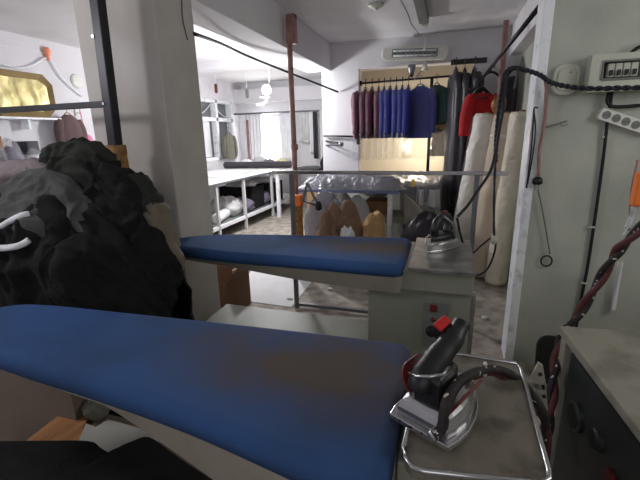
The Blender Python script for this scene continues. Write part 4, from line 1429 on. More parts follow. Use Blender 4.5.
# near iron: heel to camera, tip pointing away
zs = ZI + .0015
hl = atz(419, 436, zs)
hr = atz(448, 453, zs)
hleft = atz(389, 418, zs)
wv = hr - hleft
Wn = wv.length
ang = math.atan2(wv.y, wv.x)
mid = (hr + hleft) / 2
Mn = Matrix.Translation((mid.x, mid.y, zs)) @ Matrix.Rotation(ang, 4, 'Z')
ir = thing('steam_iron', 'industrial steam iron with thick black handle on the near ironing table', 'iron', mid)
Ln = .235
so = [(-Wn / 2, 0), (Wn / 2, 0), (Wn * .55, .03), (Wn * .56, .07), (Wn * .52, .11), (Wn * .42, .15), (Wn * .26, .19), (Wn * .1, .22), (0, .232)]
so += [(-x, y) for x, y in so[2:8]][::-1]
obj('sole_plate', MB().prism(so, 0.001, .013, Mn), 'chrome', ir, bevel=.002)
bp = [(x * .86, .012 + y * .9) for x, y in so]
bd = MB()
nb_ = len(bp)
cyb = .095
lv = [(.0135, 1.0), (.03, .97), (.046, .84), (.054, .66)]
vs = [Mn @ Vector((x * k, cyb + (y - cyb) * (k if y > .05 else .5 + .5 * k), z)) for z, k in lv for x, y in bp]
fs = [tuple(range(nb_ - 1, -1, -1)), tuple(range(3 * nb_, 4 * nb_))]
for r_ in range(3):
    fs += [(r_ * nb_ + i, r_ * nb_ + (i + 1) % nb_, (r_ + 1) * nb_ + (i + 1) % nb_, (r_ + 1) * nb_ + i) for i in range(nb_)]
obj('iron_body', bd.add(vs, fs), 'chrome', ir, bevel=.002)
for sx in (-1, 1):
    Ms = Mn @ Matrix.Translation((sx * Wn * .33, .085, .05)) @ Matrix.Rotation(sx * math.radians(28), 4, 'Y') @ Matrix.Rotation(PI / 2, 4, 'Z') @ Matrix.Rotation(PI / 2, 4, 'X')
    obj('heat_shield', MB().prism(rounded(.1, .07, .03, 5, 0, .024), -.003, .003, Ms), 'dark_red', ir, bevel=.001)
obj('pedestal', MB().prism([(-.031, .03), (.027, .03), (.03, .085), (.02, .12), (-.02, .12), (-.034, .085)], .05, .118, Mn, .012), 'black_plastic', ir, bevel=.006)
g0, g1, g2, g3 = aty(424, 378, mid.y + .045), aty(437, 359, mid.y + .085), aty(451, 341, mid.y + .125), aty(461, 325, mid.y + .16)
obj('handle', MB().tube([g0 + Vector((-.006, -.008, -.02)), g0, g1, g2, g3, g3 + (g3 - g2) * .12], [.026, .027, .0265, .024, .019, .012], 16, 4), 'black_plastic', ir, smooth=True)
tq = aty(441, 327, mid.y + .15)
Mt = Matrix.Translation(tq) @ Mn.to_3x3().to_4x4() @ Matrix.Rotation(math.radians(28), 4, 'Y') @ Matrix.Rotation(math.radians(25), 4, 'X')
obj('trigger_base', MB().box((-.012, -.016, -.03), (.022, .02, .012), Mt), 'black_plastic', ir, bevel=.005)
obj('steam_trigger', MB().box((-.011, -.018, .012), (.01, .018, .022), Mt), 'red_plastic', ir, bevel=.003)
gw = [aty(x, y, mid.y + d) for x, y, d in ((409, 373.5, .05), (416, 376.5, .005), (430, 376.5, .0), (443, 374.5, .005), (449, 367, .04))]
obj('wire_guard', MB().tube(gw, .0032, 8, 0), 'chrome', ir, smooth=True)
for k in (-.3, -.1, .08):
    obj('rivet', MB().lathe([(.003, 0), (.003, .002)], Mn @ Vector((Wn * k, .001, .009)), Mn.to_3x3() @ Vector((0, -1, 0)), 8), 'black_metal', ir)
obj('hose_fitting', MB().lathe([(.012, 0), (.012, .03), (.009, .034)], Mn @ Vector((Wn * .32, .012, .026)), Mn.to_3x3() @ Vector((0, -1, .3)), 10), 'chrome', ir, smooth=True)

# hoses
P0 = Mn @ Vector((Wn * .32, -.018, .034))
hose_pts = [P0, aty(442, 428, .655), aty(446, 405, .67), aty(456, 386, .71), aty(470, 375, .78), aty(490, 369, .9), aty(512, 375, .94), aty(530, 392, .96), aty(545, 420, .95),
            Vector((.30, .98, .62)), ]
hs = obj('steam_hose', MB().tube(hose_pts, .0105, 10, 8), 'braid', smooth=True)
tag(hs, 'black and red braided hose arching from the near iron over its tray', 'hose')
hs3 = obj('steam_hose', MB().tube([aty(474, 377, .87), aty(492, 373, .915), aty(512, 383, .95), aty(530, 402, .965), aty(548, 432, .95), Vector((.30, .985, .6))], .0075, 10, 8), 'maroon_hose', smooth=True)
tag(hs3, 'plain reddish hose running under the braided hose beside the tray', 'hose')
tie = aty(485, 369, .885)
cb = obj('cable_tie', MB().tube([tie + Vector((0, .014 * math.cos(t), .014 * math.sin(t))) for t in [i * 2 * PI / 12 for i in range(13)]], .004, 6), 'old_plastic', smooth=True)
tag(cb, 'pale tie bound around the braided hose above the tray', 'cable tie')
hose2 = [aty(538, 450, 1.1), aty(548, 425, 1.18), aty(552, 395, 1.26), aty(556, 362, 1.36), aty(562, 338, 1.46), aty(578, 315, 1.5), aty(597, 285, 1.5), aty(613, 258, 1.48), aty(628, 240, 1.46), aty(660, 212, 1.42)]
hs2 = thing('steam_hose', 'thick twisted braided hose rising behind the steam generator to the upper right', 'hose', hose2[0])
hp_ = catmull([Vector(q) for q in hose2], 10)
for ph, nm, mk in ((0, 'braided_hose', 'braid'), (PI, 'red_hose', 'maroon_hose')):
    out = []
    for i, q_ in enumerate(hp_):
        t_ = (hp_[min(i + 1, len(hp_) - 1)] - hp_[max(i - 1, 0)]).normalized()
        a_ = t_.cross(Vector((0, 1, 0))).normalized()
        b_ = t_.cross(a_)
        an = ph + i / len(hp_) * 4.2 * 2 * PI
        out.append(q_ + (a_ * math.cos(an) + b_ * math.sin(an)) * .0085)
    obj(nm, MB().tube(out, .0105, 10), mk, hs2, smooth=True)

# ------------------------------------------------------------------ steam generator box
ZG = .86
gA, gB, gC = atz(559, 325.5, ZG), atz(640, 430, ZG), atz(640, 331, ZG)
gx0 = gA.x
sg = thing('steam_generator', 'grey steam generator box with gauges in the near right corner', 'steam generator', (gx0 + .3, 1.1, 0))
rot = math.atan2(gB.x - gA.x, gA.y - gB.y)
Mgn = Matrix.Translation((gA.x, gA.y, 0)) @ Matrix.Rotation(rot, 4, 'Z')
obj('top_panel', MB().box((0, -.75, ZG - .028), (.62, 0, ZG), Mgn), mat('gen_top', (142, 140, 126), .6, scale=9, rgb2=(118, 116, 104), lo=.35, hi=.5, bump=.08), sg, bevel=.003)
obj('casing', MB().box((.02, -.72, .06), (.6, -.02, ZG - .0285), Mgn), 'hammer_grey', sg, bevel=.004)
fp_ = obj('front_panel', MB().box((.012, -.70, .2), (.0195, -.09, ZG - .05), Mgn), mat('gen_panel', (52, 56, 58), .4, .2, var=.15), sg)
obj('corner_post', MB().box((.004, -.06, .1), (.022, -.02, ZG - .03), Mgn), 'cab_lip', sg, bevel=.002)
for (yy, zz, r_) in ((-.2, ZG - .2, .045), (-.33, ZG - .17, .03)):
    gg = obj('gauge', MB().lathe([(r_, 0), (r_, .012), (r_ * .85, .016)], Mgn @ Vector((.012, yy, zz)), Mgn.to_3x3() @ Vector((-1, 0, 0)), 20), 'gauge_dark', fp_, smooth=False)
    obj('gauge_face', MB().lathe([(r_ * .8, .0165), (r_ * .78, .018)], Mgn @ Vector((.012, yy, zz)), Mgn.to_3x3() @ Vector((-1, 0, 0)), 20), 'black_plastic', sg)
obj('power_switch', MB().box((-.002, -.43, ZG - .24), (.0118, -.40, ZG - .19), Mgn), 'dark_red', fp_, bevel=.003)['label'] = 'red power switch'
for yy in (-.62, -.12):
    obj('foot', MB().box((.06, yy - .04, 0), (.54, yy + .04, .059), Mgn), 'black_metal', sg)
# dark rounded panel leaning behind
r0, r1 = aty(551, 331, 2.45), atz(552, 393, 0.02)
hgt = aty(552, 331, 2.5).z
wdt = .17
Mp = Matrix.Translation((aty(551, 360, 2.42).x, 2.38, .0)) @ Matrix.Rotation(math.radians(-12), 4, 'X') @ Matrix.Rotation(PI / 2, 4, 'X')
rd = obj('rounded_panel', MB().prism(rounded(wdt, hgt, .07, 6, 0, hgt / 2), -.02, .01, Mp), 'rubber', bevel=.004)
tag(rd, 'dark grey rounded panel leaning on the grey wall beside the steam generator', 'panel')

# ------------------------------------------------------------------ fabric rolls, red shirt, rail on the right
def stand_roll(label, base, top, r, material, band=None, seed=0):
    base, top = Vector(base), Vector(top)
    ax = top - base
    L = ax.length
    root = thing('fabric_roll', label, 'fabric roll', base, 'fabric rolls by the doorway')
    u = ax.normalized()
    o1 = u.orthogonal().normalized()
    o2 = u.cross(o1)

    def fn(a, v):
        th = a * 2 * PI
        rr = r * (1 + .12 * noise.noise(Vector((math.cos(th) * 2, math.sin(th) * 2, v * 9 + seed))))
        if v < .02 or v > .985:
            rr *= .9
        return base + u * (L * v) + (o1 * math.cos(th) + o2 * math.sin(th)) * rr
    m = MB().grid(fn, 28, 44, True)
    n0 = len(m.v)
    m.f.append(tuple(range(27, -1, -1)))
    m.f.append(tuple(range(n0 - 28, n0)))
    obj('roll_body', m, material, root, smooth=True)
    obj('core', MB().lathe([(r * .25, 0), (r * .25, .02)], top, u, 14), 'card', root)
    if band:
        obj('tape_band', MB().lathe([(r * 1.05, L * band), (r * 1.06, L * band + .03)], base, u, 26), 'white_plastic', root, smooth=True)
    obj('plastic_sleeve', MB().grid(lambda a, v: base + u * (L * (.02 + .96 * v)) + (o1 * math.cos(a * 2 * PI) + o2 * math.sin(a * 2 * PI)) * r * (1.1 + .09 * noise.noise(Vector((math.cos(a * 6.283) * 3, math.sin(a * 6.283) * 3, v * 12 + seed)))), 30, 40, True), 'film_thin', root, smooth=True)
    return root


b3_ = atz(495.5, 286, 0)
t3 = aty(523, 112, b3_.y + .05)
stand_roll('cream fabric roll in crinkled wrap nearest the white door jamb', (b3_.x, b3_.y + .06, .01), (min(t3.x, .65), b3_.y + .08, t3.z), .1, 'cream_roll', None, 3)
b2_ = atz(480, 282, 0)
t2 = aty(509, 114, b2_.y + .24)
stand_roll('tan fabric roll with a white band, second from the door jamb', (b2_.x, b2_.y + .2, .01), (t2.x, b2_.y + .24, t2.z), .13, 'tan_roll', .86, 8)
b1_ = atz(458, 268, 0)
t1 = aty(489, 114, b1_.y + .02)
stand_roll('white plastic wrapped fabric roll under the red shirt', (b1_.x, b1_.y + .1, .01), (t1.x, b1_.y + .12, t1.z), .135, 'white_roll', None, 15)

ysh = 4.75
rA, rB = aty(544, 1, 2.78), aty(477, 85, 5.0)
dr_ = (rB - rA)
rl2 = thing('hanging_rail', 'dark slanting rail under the ceiling at the right, above the red shirt', 'rail', rA)
obj('rail', MB().tube([rA, rB], .016, 8), 'black_metal', rl2, smooth=True)
obj('rail_hook', MB().tube([rB, rB + Vector((-.03, .02, -.05)), rB + Vector((-.06, .02, -.06)), rB + Vector((-.075, .02, -.02))], .012, 8, 4), 'black_metal', rl2, smooth=True)
# red shirt, front towards camera
hs_ = aty(482, 84, ysh)
rs = thing('red_shirt', 'red short sleeved shirt on a black hanger above the white fabric roll', 'shirt', hs_)
Hsh = hs_
sc = (hs_ - CAM).dot(fwd) / F
def sp_(px, py, dy=0):
    return aty(px, py, ysh + dy)


def shirt_fn(u, v):
    # outline between left and right edges per height
    rows = [(93, 474.5, 489.5), (96, 470, 494), (104, 467.5, 498), (120, 468, 499), (138, 469, 500), (150, 470, 501)]
    py = 93 + 57 * v
    for (ya, la, ra_), (yb, lb, rb_) in zip(rows, rows[1:]):
        if py <= yb + 1e-6:
            t = (py - ya) / (yb - ya)
            l, r_ = la + (lb - la) * t, ra_ + (rb_ - ra_) * t
            break
    a = u * 2 * PI
    px = (l + r_) / 2 - (r_ - l) / 2 * math.cos(a)
    return sp_(px, py, -.06 * math.sin(a) + .02 * noise.noise(Vector((px * .25, py * .04, 2))))


obj('shirt_body', MB().grid(shirt_fn, 30, 18, True), 'red_cloth', rs, smooth=True)
obj('sleeve', MB().tube([sp_(473.5, 96), sp_(469.5, 106, -.02), sp_(466.5, 120, -.03), sp_(465, 136, -.03)], [.06, .075, .075, .07], 12, 4), 'red_cloth', rs, smooth=True)
obj('sleeve', MB().tube([sp_(491, 96), sp_(496, 108, -.0), sp_(499, 124, -.0), sp_(500, 137, .0)], [.06, .07, .07, .065], 12, 4), 'red_cloth', rs, smooth=True)
obj('hanger', MB().tube([sp_(477.5, 84), sp_(479, 79), sp_(483, 79), sp_(483.5, 84), sp_(482, 88)], .008, 8, 4)
    .tube([sp_(471.5, 98), sp_(477, 92), sp_(482, 88), sp_(487, 92), sp_(493.5, 98)], .022, 8, 4, flat=.6), 'black_plastic', rs, smooth=True)
obj('collar', MB().tube([sp_(475, 93.5, -.03), sp_(479, 97, -.06), sp_(483, 98, -.07), sp_(487, 96.5, -.06), sp_(489.5, 93.5, -.03)], .012, 8, 4), 'dark_red', rs, smooth=True)
# empty black hanger beyond and grey garment
eh = thing('empty_hanger', 'empty black hanger hooked on the slanting rail behind the red shirt', 'hanger', sp_(492, 73, .1))
obj('hanger_arms', MB().tube([sp_(478, 87, .12), sp_(483, 77, .12), sp_(491, 72, .12), sp_(498, 75, .12), sp_(504, 83, .12)], .013, 8, 5), 'black_plastic', eh, smooth=True)
obj('hook', MB().tube([sp_(491, 72, .12), sp_(491, 67, .12), sp_(494, 65, .12), sp_(495, 68, .12)], .006, 8, 4), 'black_metal', eh, smooth=True)
rp2 = thing('support_pole', 'short dark red steel pole beside the red shirt, tied with tape', 'pole', (aty(499, 110, 4.45).x, 4.45, 0))
xp = aty(503, 60, 4.45).x
ztp = aty(506, 20.5, 4.45).z
obj('pole', MB().tube([(xp, 4.45, 0), (xp, 4.45, min(ztp, ZC - .001))], .026, 12), 'red_steel', rp2, smooth=True)
tz2 = aty(499, 104, 4.4).z
obj('tape_knot', lump((xp, 4.45, tz2), .06, .05, .085, 4, .4, 5, flat=False), 'tan_tape', rp2, smooth=True)
# grey cloth hanging on the side wall behind the rolls
curtain('hanging_garment', aty(500, 100, 5.2).x, .74, 5.25, 1.5, 2.1, 'dark_fabric_roll', 'dark grey garment hanging behind the red pole and cream rolls', 'garment', 2, .02)

# ------------------------------------------------------------------ things on the grey partition wall
def fwp(px, py, d=.0):
    return aty(px, py, YP - d)


c0, c1_ = fwp(553.5, 65), fwp(576.5, 95)
jb_ = thing('wall_switch', 'rounded white junction cover on the grey wall left of the fuse box', 'junction box', ((c0.x + c1_.x) / 2, YP, (c0.z + c1_.z) / 2))
Mj = Matrix.Translation(((c0.x + c1_.x) / 2, YP - .001, (c0.z + c1_.z) / 2)) @ Matrix.Rotation(math.radians(3), 4, 'Y') @ Matrix.Rotation(PI / 2, 4, 'X')
wj, hj = c1_.x - c0.x, c0.z - c1_.z
obj('cover', MB().prism(rounded(wj, hj, wj * .4, 6), 0, .022, Mj, .006), 'old_plastic', jb_)
obj('rim', MB().prism(rounded(wj * .66, hj * .72, wj * .25, 6), .022, .027, Mj, .003), 'old_plastic', jb_)
obj('screw', MB().lathe([(.004, 0), (.004, .003)], Mj @ Vector((wj * .1, hj * .22, .0272)), (0, -1, 0), 8), 'hammer_grey', jb_)

fz_t, fz_b = fwp(615, 53, .1).z, fwp(615, 91, .1).z
fxl, fxr = fwp(590, 75, .1).x, fwp(590, 75, .1).x + .36
fbx = thing('fuse_box', 'pale grey fuse box with a row of breakers on the grey wall', 'fuse box', ((fxl + fxr) / 2, YP, fz_b))
hF = fz_t - fz_b
wx0, wx1, wz0_, wz1_ = fxl + .055, fxl + .30, fz_b + hF * .32, fz_b + hF * .80
bx = MB()
yf = YP - .095
bx.box((fxl, yf, fz_b), (wx0, YP - .001, fz_t)).box((wx1, yf, fz_b), (fxr, YP - .001, fz_t))
bx.box((wx0, yf, fz_b), (wx1, YP - .001, wz0_)).box((wx0, yf, wz1_), (wx1, YP - .001, fz_t)).box((wx0, YP - .06, wz0_), (wx1, YP - .001, wz1_))
obj('casing', bx, 'old_plastic', fbx)
obj('window_rim', MB().tube([(wx0, yf - .003, wz0_), (wx1, yf - .003, wz0_), (wx1, yf - .003, wz1_), (wx0, yf - .003, wz1_), (wx0, yf - .003, wz0_)], .006, 6), 'hammer_grey', fbx)
obj('back_panel', MB().box((wx0 + .002, YP - .064, wz0_ + .002), (wx1 - .002, YP - .0605, wz1_ - .002)), 'black_plastic', fbx)
nB = 4
for i in range(nB):
    x = wx0 + .025 + .034 * i
    bk = obj('breaker', MB().box((x, YP - .086, wz0_ + .012), (x + .03, YP - .0645, wz1_ - .01)), 'old_plastic', fbx, bevel=.002)
    obj('toggle', MB().box((x + .008, YP - .098, wz0_ + .018), (x + .022, YP - .0865, wz0_ + .045)), 'black_plastic', bk)
obj('top_cable', MB().tube([(fxl + .18, YP - .05, fz_t), (fxl + .22, YP - .05, fz_t + .03), (fxl + .33, YP - .04, fz_t + .05)], .009, 8, 4), 'rubber', fbx, smooth=True)
obj('lower_cable', MB().tube([(fxl + .12, YP - .03, fz_b), (fxl + .115, YP - .04, fz_b - .05), (fxl + .16, YP - .035, fz_b - .075), (fxl + .3, YP - .03, fz_b - .07)], .009, 8, 4), 'rubber', fbx, smooth=True)

s0, s1 = fwp(600, 113, .03), fwp(640, 126.5, .03)
dv = (s1 - s0).normalized()
angp = math.atan2(dv.z, dv.x)
Ms_ = Matrix.Translation((s0.x, YP - .002, s0.z)) @ Matrix.Rotation(-angp, 4, 'Y') @ Matrix.Rotation(PI / 2, 4, 'X')
ps = thing('power_strip', 'white power strip hanging tilted on the grey wall below the fuse box', 'power strip', s0)
obj('strip_body', MB().prism(rounded(.27, .062, .014, 4, .132, 0), 0, .036, Ms_, .006), 'white_plastic', ps)
for i in range(5):
    x = .032 + .05 * i
    sk_ = obj('socket', MB().lathe([(.021, .0362), (.021, .038), (.017, .0385)], Ms_.translation, Ms_.to_3x3() @ Vector((0, 0, 1)), 18), 'hammer_grey', ps)
    for v in sk_.data.vertices:
        v.co += (Ms_.to_3x3() @ Vector((x, 0, 0)))
    for s_ in (-1, 1):
        hh = obj('pin_hole', MB().lathe([(.003, .0386), (.003, .0392)], Ms_ @ Vector((x + s_ * .008, s_ * .003, 0)), Ms_.to_3x3() @ Vector((0, 0, 1)), 8), 'black_plastic', sk_)
obj('supply_cable', MB().tube([fwp(607.5, 118, .02), fwp(606.5, 130, .02), fwp(603, 160, .015), fwp(599, 190, .015), fwp(593, 232, .015), fwp(587, 270, .015), fwp(580, 305, .015), fwp(576, 330, .015)], .0085, 8, 5), 'rubber', ps, smooth=True)
obj('upper_cable', MB().tube([fwp(610, 108, .03), fwp(611, 98, .03), fwp(612, 92, .04)], .009, 8, 4), 'rubber', ps, smooth=True)
for (x, y) in ((606, 137), (591.5, 227), (584, 283)):
    a_ = fwp(x, y, .018)
    obj('cable_clip', MB().box((a_.x - .016, a_.y - .006, a_.z - .005), (a_.x + .016, YP - .001, a_.z + .005)), 'old_plastic', ps)
# plug with wire and ring
pg = thing('hanging_plug', 'black plug hanging on a brown cord beside the door jamb', 'plug', fwp(538, 181, .04))
obj('cord', MB().tube([fwp(545, 78, .05), fwp(546.5, 90, .05), fwp(546, 110, .04), fwp(543, 133, .035), fwp(539.5, 150, .035), fwp(538.5, 176, .035)], .009, 8, 5), 'red_steel', pg, smooth=True)
c = fwp(537.5, 181, .035)
obj('plug_body', MB().lathe([(.012, .025), (.026, .012), (.028, -.012), (.02, -.02)], c), 'black_plastic', pg, smooth=True)
for dx in (-.009, .009):
    obj('pin', MB().tube([c + Vector((dx, 0, -.02)), c + Vector((dx, 0, -.055))], .003, 6), 'chrome', pg)
wr = thing('hanging_wire', 'thin wire ending in a ring, dangling below the black plug', 'wire', fwp(540, 195, .02))
cr3 = fwp(546.5, 261, .02)
ringp = [cr3 + Vector((.03 * math.cos(t), 0, .033 * math.sin(t))) for t in [PI / 3 + i * 2 * PI / 20 for i in range(21)]]
obj('wire', MB().tube([fwp(538, 190, .02), fwp(541, 203, .02), fwp(546, 230, .02), fwp(550, 254, .02)], .004, 6, 4), 'hammer_grey', wr, smooth=True)
obj('ring', MB().tube(ringp, .005, 8), 'black_metal', wr, smooth=True)
# small twisted wire sprig
sgw = obj('wire_sprig', MB().tube([fwp(542, 128, .03), fwp(552, 125.5, .04), fwp(562, 122.5, .04), fwp(567, 121, .04)], .005, 6, 4).tube([fwp(560, 123.5, .04), fwp(563, 126, .04), fwp(568, 124, .04)], .003, 6, 3), 'hammer_grey', smooth=True)
tag(sgw, 'frayed grey wire end sticking out beside the brown cord', 'wire')
# black flat straps on the jamb
st_ = thing('hanging_strap', 'pair of thin black straps hanging down the white door jamb', 'strap', fwp(531, 110, .05))
obj('strap', MB().tube([fwp(534, 109, .035), fwp(532, 140, .035), fwp(529, 168, .035), fwp(526.5, 188, .035)], .005, 6, 4), 'black_plastic', st_, smooth=True)
obj('strap', MB().tube([fwp(538, 108, .035), fwp(534, 109, .035), fwp(535.5, 130, .035), fwp(532, 160, .035), fwp(527.5, 184, .035)], .004, 6, 4), 'black_plastic', st_, smooth=True)
# cords: overhead bundle from right over to the far iron
ov = [aty(650, 87.5, 2.35), aty(620, 88, 2.4), aty(590, 88.5, 2.45), aty(565, 86, 2.5), aty(550, 82, 2.5), aty(540, 75, 2.5), aty(525, 70, 2.5), aty(513, 68, 2.5), aty(505, 74, 2.5), aty(502, 90, 2.5), aty(499, 110, 2.48),
      aty(497, 130, 2.46), aty(496, 145, 2.45), aty(495.5, 162, 2.44)]
ovo = thing('overhead_cable', 'dark twisted cord running from the fuse box side over to the doorway', 'cable', aty(513, 68, 2.5))


def twist(pts, r, n=6, turns=40, off=.008):
    p = catmull([Vector(q) for q in pts], n)
    m = MB()
    for ph in (0, PI):
        out = []
        for i, q in enumerate(p):
            t = (p[min(i + 1, len(p) - 1)] - p[max(i - 1, 0)]).normalized()
            a = t.orthogonal().normalized()
            b2 = t.cross(a)
            ang2 = ph + i / len(p) * turns * 2 * PI
            out.append(q + (a * math.cos(ang2) + b2 * math.sin(ang2)) * off)
        m.tube(out, r, 6)
    return m


obj('twisted_pair', twist(ov, .0075, 12, 22, .0065), 'navy_cord', ovo, smooth=True)
obj('tie', MB().tube([aty(516, 66, 2.49), aty(518, 72, 2.48), aty(516, 82, 2.48), aty(514.5, 89, 2.48)], .006, 6, 4), 'black_plastic', ovo, smooth=True)
cord2 = [aty(513, 69, 2.52), aty(506, 78, 2.5), aty(504, 95, 2.48), aty(503, 110, 2.45), aty(499, 132, 2.43), aty(496, 150, 2.4), aty(490, 172, 2.36), aty(478, 190, 2.3), aty(468, 205, 2.22), aty(458, 216, 2.14)]
k2 = obj('iron_cord', MB().tube(cord2, .008, 8, 6), 'rubber', smooth=True)
tag(k2, 'dark cord dropping from the doorway hook to the far iron', 'cord')
k3 = obj('dangling_cord', twist([aty(495.5, 162, 2.44), aty(494.5, 180, 2.44), aty(494, 210, 2.44), aty(494, 236, 2.44)], .005, 10, 14, .005), 'navy_cord', smooth=True)
tag(k3, 'thin twisted cord hanging straight down in front of the tan roll', 'cord')
k4 = obj('looped_cord', MB().tube([aty(457, 218, 2.16), aty(462, 240, 2.2), aty(470, 254, 2.3), aty(482, 245, 2.4), aty(494, 237, 2.44), aty(495, 250, 2.44), aty(488, 268, 2.42), aty(478, 275, 2.4), aty(472, 270, 2.38)], .006, 8, 6), 'rubber', smooth=True)
tag(k4, 'dark looped cord from the far iron to the knot beside the rolls', 'cord')
kn = aty(494, 240, 2.43)
o = obj('cable_clip', lump(kn, .02, .015, .022, 4, .4, 5, flat=False), 'old_plastic', smooth=True)
tag(o, 'small pale clip where the cords meet beside the cream roll', 'clip')
# orange handled object and white plastic at right edge
oa = aty(636, 182, 2.2)
ob = thing('orange_spool', 'orange topped bag hanging at the edge of the grey wall', 'bag', oa)
obj('orange_top', MB().box((oa.x - .015, 2.15, aty(636, 205, 2.2).z), (oa.x + .12, 2.2, aty(640, 172, 2.2).z)), 'orange', ob, bevel=.008)
obj('white_tail', MB().tube([aty(636, 205, 2.18), aty(630, 222, 2.2), aty(622, 236, 2.2)], [.03, .024, .008], 8, 4, flat=.4), 'film_white', ob, smooth=True)
obj('cord', MB().tube([aty(638, 160, 2.3), aty(632, 190, 2.3), aty(629, 230, 2.3)], .006, 6, 4), 'red_steel', ob, smooth=True)
o = obj('white_strip', MB().grid(lambda u, v: aty(618 + 5 * u - 8 * v, 262 + 50 * v, 2.57 + .01 * math.sin(u * 5 + v * 3)), 6, 14), 'paper', smooth=True, solid=.004)
tag(o, 'torn white plastic strip hanging beside the braided hose on the wall', 'strip')

# ------------------------------------------------------------------ floor things
xA, xB = -1.93, -1.53
bx_ = carton('cardboard_box', 'open brown cardboard box on the floor beside the column', -2.12, -1.66, 2.62, 3.02, 0, .34, 'card_in', (('X', -50, .26), ('Y', -70, .16)), closed=False)
for i, (a2, b2) in enumerate((((216, 264), (232, 262.5)), ((237, 269), (245, 261.5)))):
    w0, w1 = aty(a2[0], a2[1], 2.78), aty(b2[0], b2[1], 2.84 + .1 * i)
    d_ = (w1 - w0)
    o = obj('wood_stick', MB().tube([w0 - d_ * .4, w1], .022, 4, 0), 'wood')
    tag(o, ['pale wooden stick lying across the open cardboard box', 'short pale wooden block leaning out of the cardboard box'][i], 'stick')
sh_ = obj('white_sheet', MB().add([Vector(p) for p in ((-1.9, 3.05, .004), (-1.26, 3.02, .004), (-1.3, 4.35, .004), (-2.2, 4.4, .004))], [(0, 1, 2, 3)]), 'paper', solid=.003)
tag(sh_, 'white paper sheet lying on the floor beside the chrome frame leg', 'sheet')
for i, (px, py) in enumerate(((484.5, 319), (290, 300), (345, 278), (330, 290))):
    p = atz(px, py, 0)
    o = obj('paper_scrap', lump((p.x, p.y, .012), .022 + .004 * (i % 2), .016, .012, i * 3.3, .4, 4), 'paper', smooth=True)
    tag(o, ['crumpled white scrap on the floor by the fabric rolls', 'tiny white scrap on the floor sheet edge', 'white scrap on the gritty floor under the far board',
            'white scrap on the gritty floor nearer the frame leg'][i], 'paper')
# under the near board
def under(px, py, z):
    return atz(px, py, z)


o = carton('cardboard_box', 'large grey brown cardboard box on the floor beneath the near board', -2.0, -1.36, .97, 1.07, 0, .72, 'card_dull')
ZP = .40
def slab(pts, z, t):
    q_ = [under(x, y, z) for x, y in pts]
    return MB().prism([(p.x, p.y) for p in q_], z, z + t)


o = carton('low_crate', 'low dull cardboard box under the plank below the near board', -1.30, -.52, .62, 1.05, 0, ZP - .002, 'card_dull')
o = obj('wood_plank', slab([(14, 455), (24, 445), (72, 408), (84, 401), (100, 402), (84, 428), (80, 452)], ZP, .012), 'ply')
tag(o, 'orange brown wooden plank under the near ironing board', 'plank')
o = obj('white_card', slab([(78, 444), (86, 424), (96, 428), (108, 420), (150, 432), (180, 470), (90, 480)], ZP + .014, .004), 'white_card')
tag(o, 'white cardboard piece beside the plank under the near board', 'cardboard')
p = under(97, 414, ZP + .02)
o = obj('cloth_scrap', lump((p.x, p.y, ZP + .045), .05, .035, .04, 12, .4, 5), 'olive_cloth', smooth=True)
tag(o, 'olive cloth scrap between the plank and the white card', 'cloth')
edge_px = [(-30, 441), (0, 441), (50, 440.5), (88, 441), (98, 447), (110, 453), (120, 446), (132, 441), (148, 437), (170, 452), (190, 466), (215, 482), (240, 498)]
edge_p = catmull([under(x, y, .50) for x, y in edge_px], 5)


def bc_fn(u, v):
    k = u * (len(edge_p) - 1)
    i = min(int(k), len(edge_p) - 2)
    p = edge_p[i].lerp(edge_p[i + 1], k - i)
    if v < .25:
        t = v / .25
        return Vector((p.x, p.y + .02 * (1 - t), .42 + .075 * math.sin(t * PI / 2)))
    t = (v - .25) / .75
    y = p.y - .34 * t
    z = .495 + .03 * math.sin(t * PI) + .02 * fold(Vector((p.x, y, 0)), 7, 3, (1, 1, 1), Vector((.8, .6, 0))) * min(1, t * 5)
    if t > .8:
        z -= (t - .8) * 2.3
    return Vector((p.x, y, z))


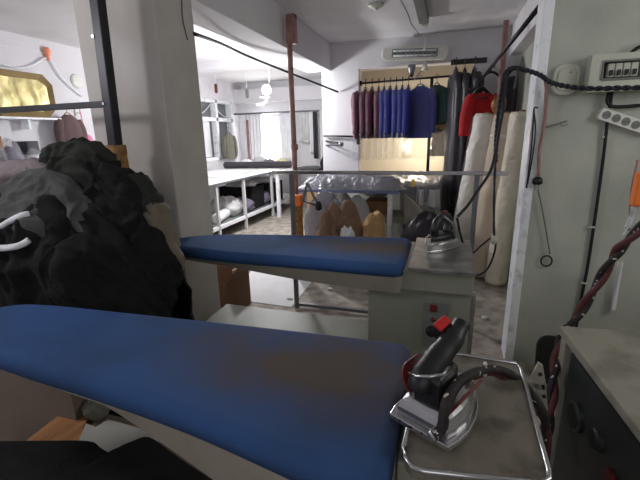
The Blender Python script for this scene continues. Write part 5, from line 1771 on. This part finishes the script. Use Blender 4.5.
o = obj('black_cloth', MB().grid(bc_fn, 60, 30), 'black_cloth', smooth=True, solid=.006)
tag(o, 'black cloth spread below the near board at the lower left', 'cloth')
st = thing('work_stool', 'low wooden stool carrying the black cloth below the near board', 'stool', (-.9, .4, 0))
obj('seat', MB().box((-1.3, .26, .36), (-.55, .5, .40)), 'wood', st)
for x in (-1.26, -.59):
    for y in (.29, .47):
        obj('leg', MB().box((x - .02, y - .02, 0), (x + .02, y + .02, .36)), 'wood', st)

# ------------------------------------------------------------------ light
def light(name, typ, loc, energy, col=(1, 1, 1), size=.1, target=None, sy=None):
    d = bpy.data.lights.new(name, typ)
    d.energy = energy
    d.color = col
    if typ == 'AREA':
        d.shape = 'RECTANGLE'
        d.size = size
        d.size_y = sy or size
    else:
        d.shadow_soft_size = size
    o = bpy.data.objects.new(name, d)
    COL.objects.link(o)
    o.location = loc
    if target is not None:
        o.rotation_euler = (Vector(target) - Vector(loc)).to_track_quat('-Z', 'Y').to_euler()
    return o


light('bulb_light', 'POINT', BP + Vector((0, -.12, -.22)), 120, (.98, .98, 1), .08)
light('window_light', 'AREA', ((fx0 + fx1) / 2, YF - .05, (fz0 + fz1) / 2), 30, (1, .99, .97), fx1 - fx0, ((fx0 + fx1) / 2, 0, 1.2), fz1 - fz0)
light('left_lamp_light', 'POINT', (-3.1, .6, 2.25), 48, (.96, .95, 1), .15)
light('store_light', 'POINT', (-.4, 6.6, 1.3), 26, (1, .88, .72), .12)
light('behind_fill_light', 'AREA', (.3, -1.3, 1.9), 7, (.95, .98, 1), 1.2, (.3, 3, 1.2), 1.0)  # added fill from behind the camera; the wall there has no window
light('right_fill_light', 'AREA', (2.15, 1.5, 2.0), 16, (1, .98, .95), 1.0, (-1.6, 2.3, 1.7), .8)  # added light before the solid right wall, brightens the column's right face
w = bpy.data.worlds.new('world')
scene.world = w
w.use_nodes = True
w.node_tree.nodes['Background'].inputs['Color'].default_value = (.8, .85, 1, 1)
w.node_tree.nodes['Background'].inputs['Strength'].default_value = .3
scene.view_settings.view_transform = 'Standard'
scene.view_settings.look = 'None'
scene.view_settings.gamma = 1
scene.view_settings.exposure = 0.0
scene.view_settings.use_curve_mapping = False
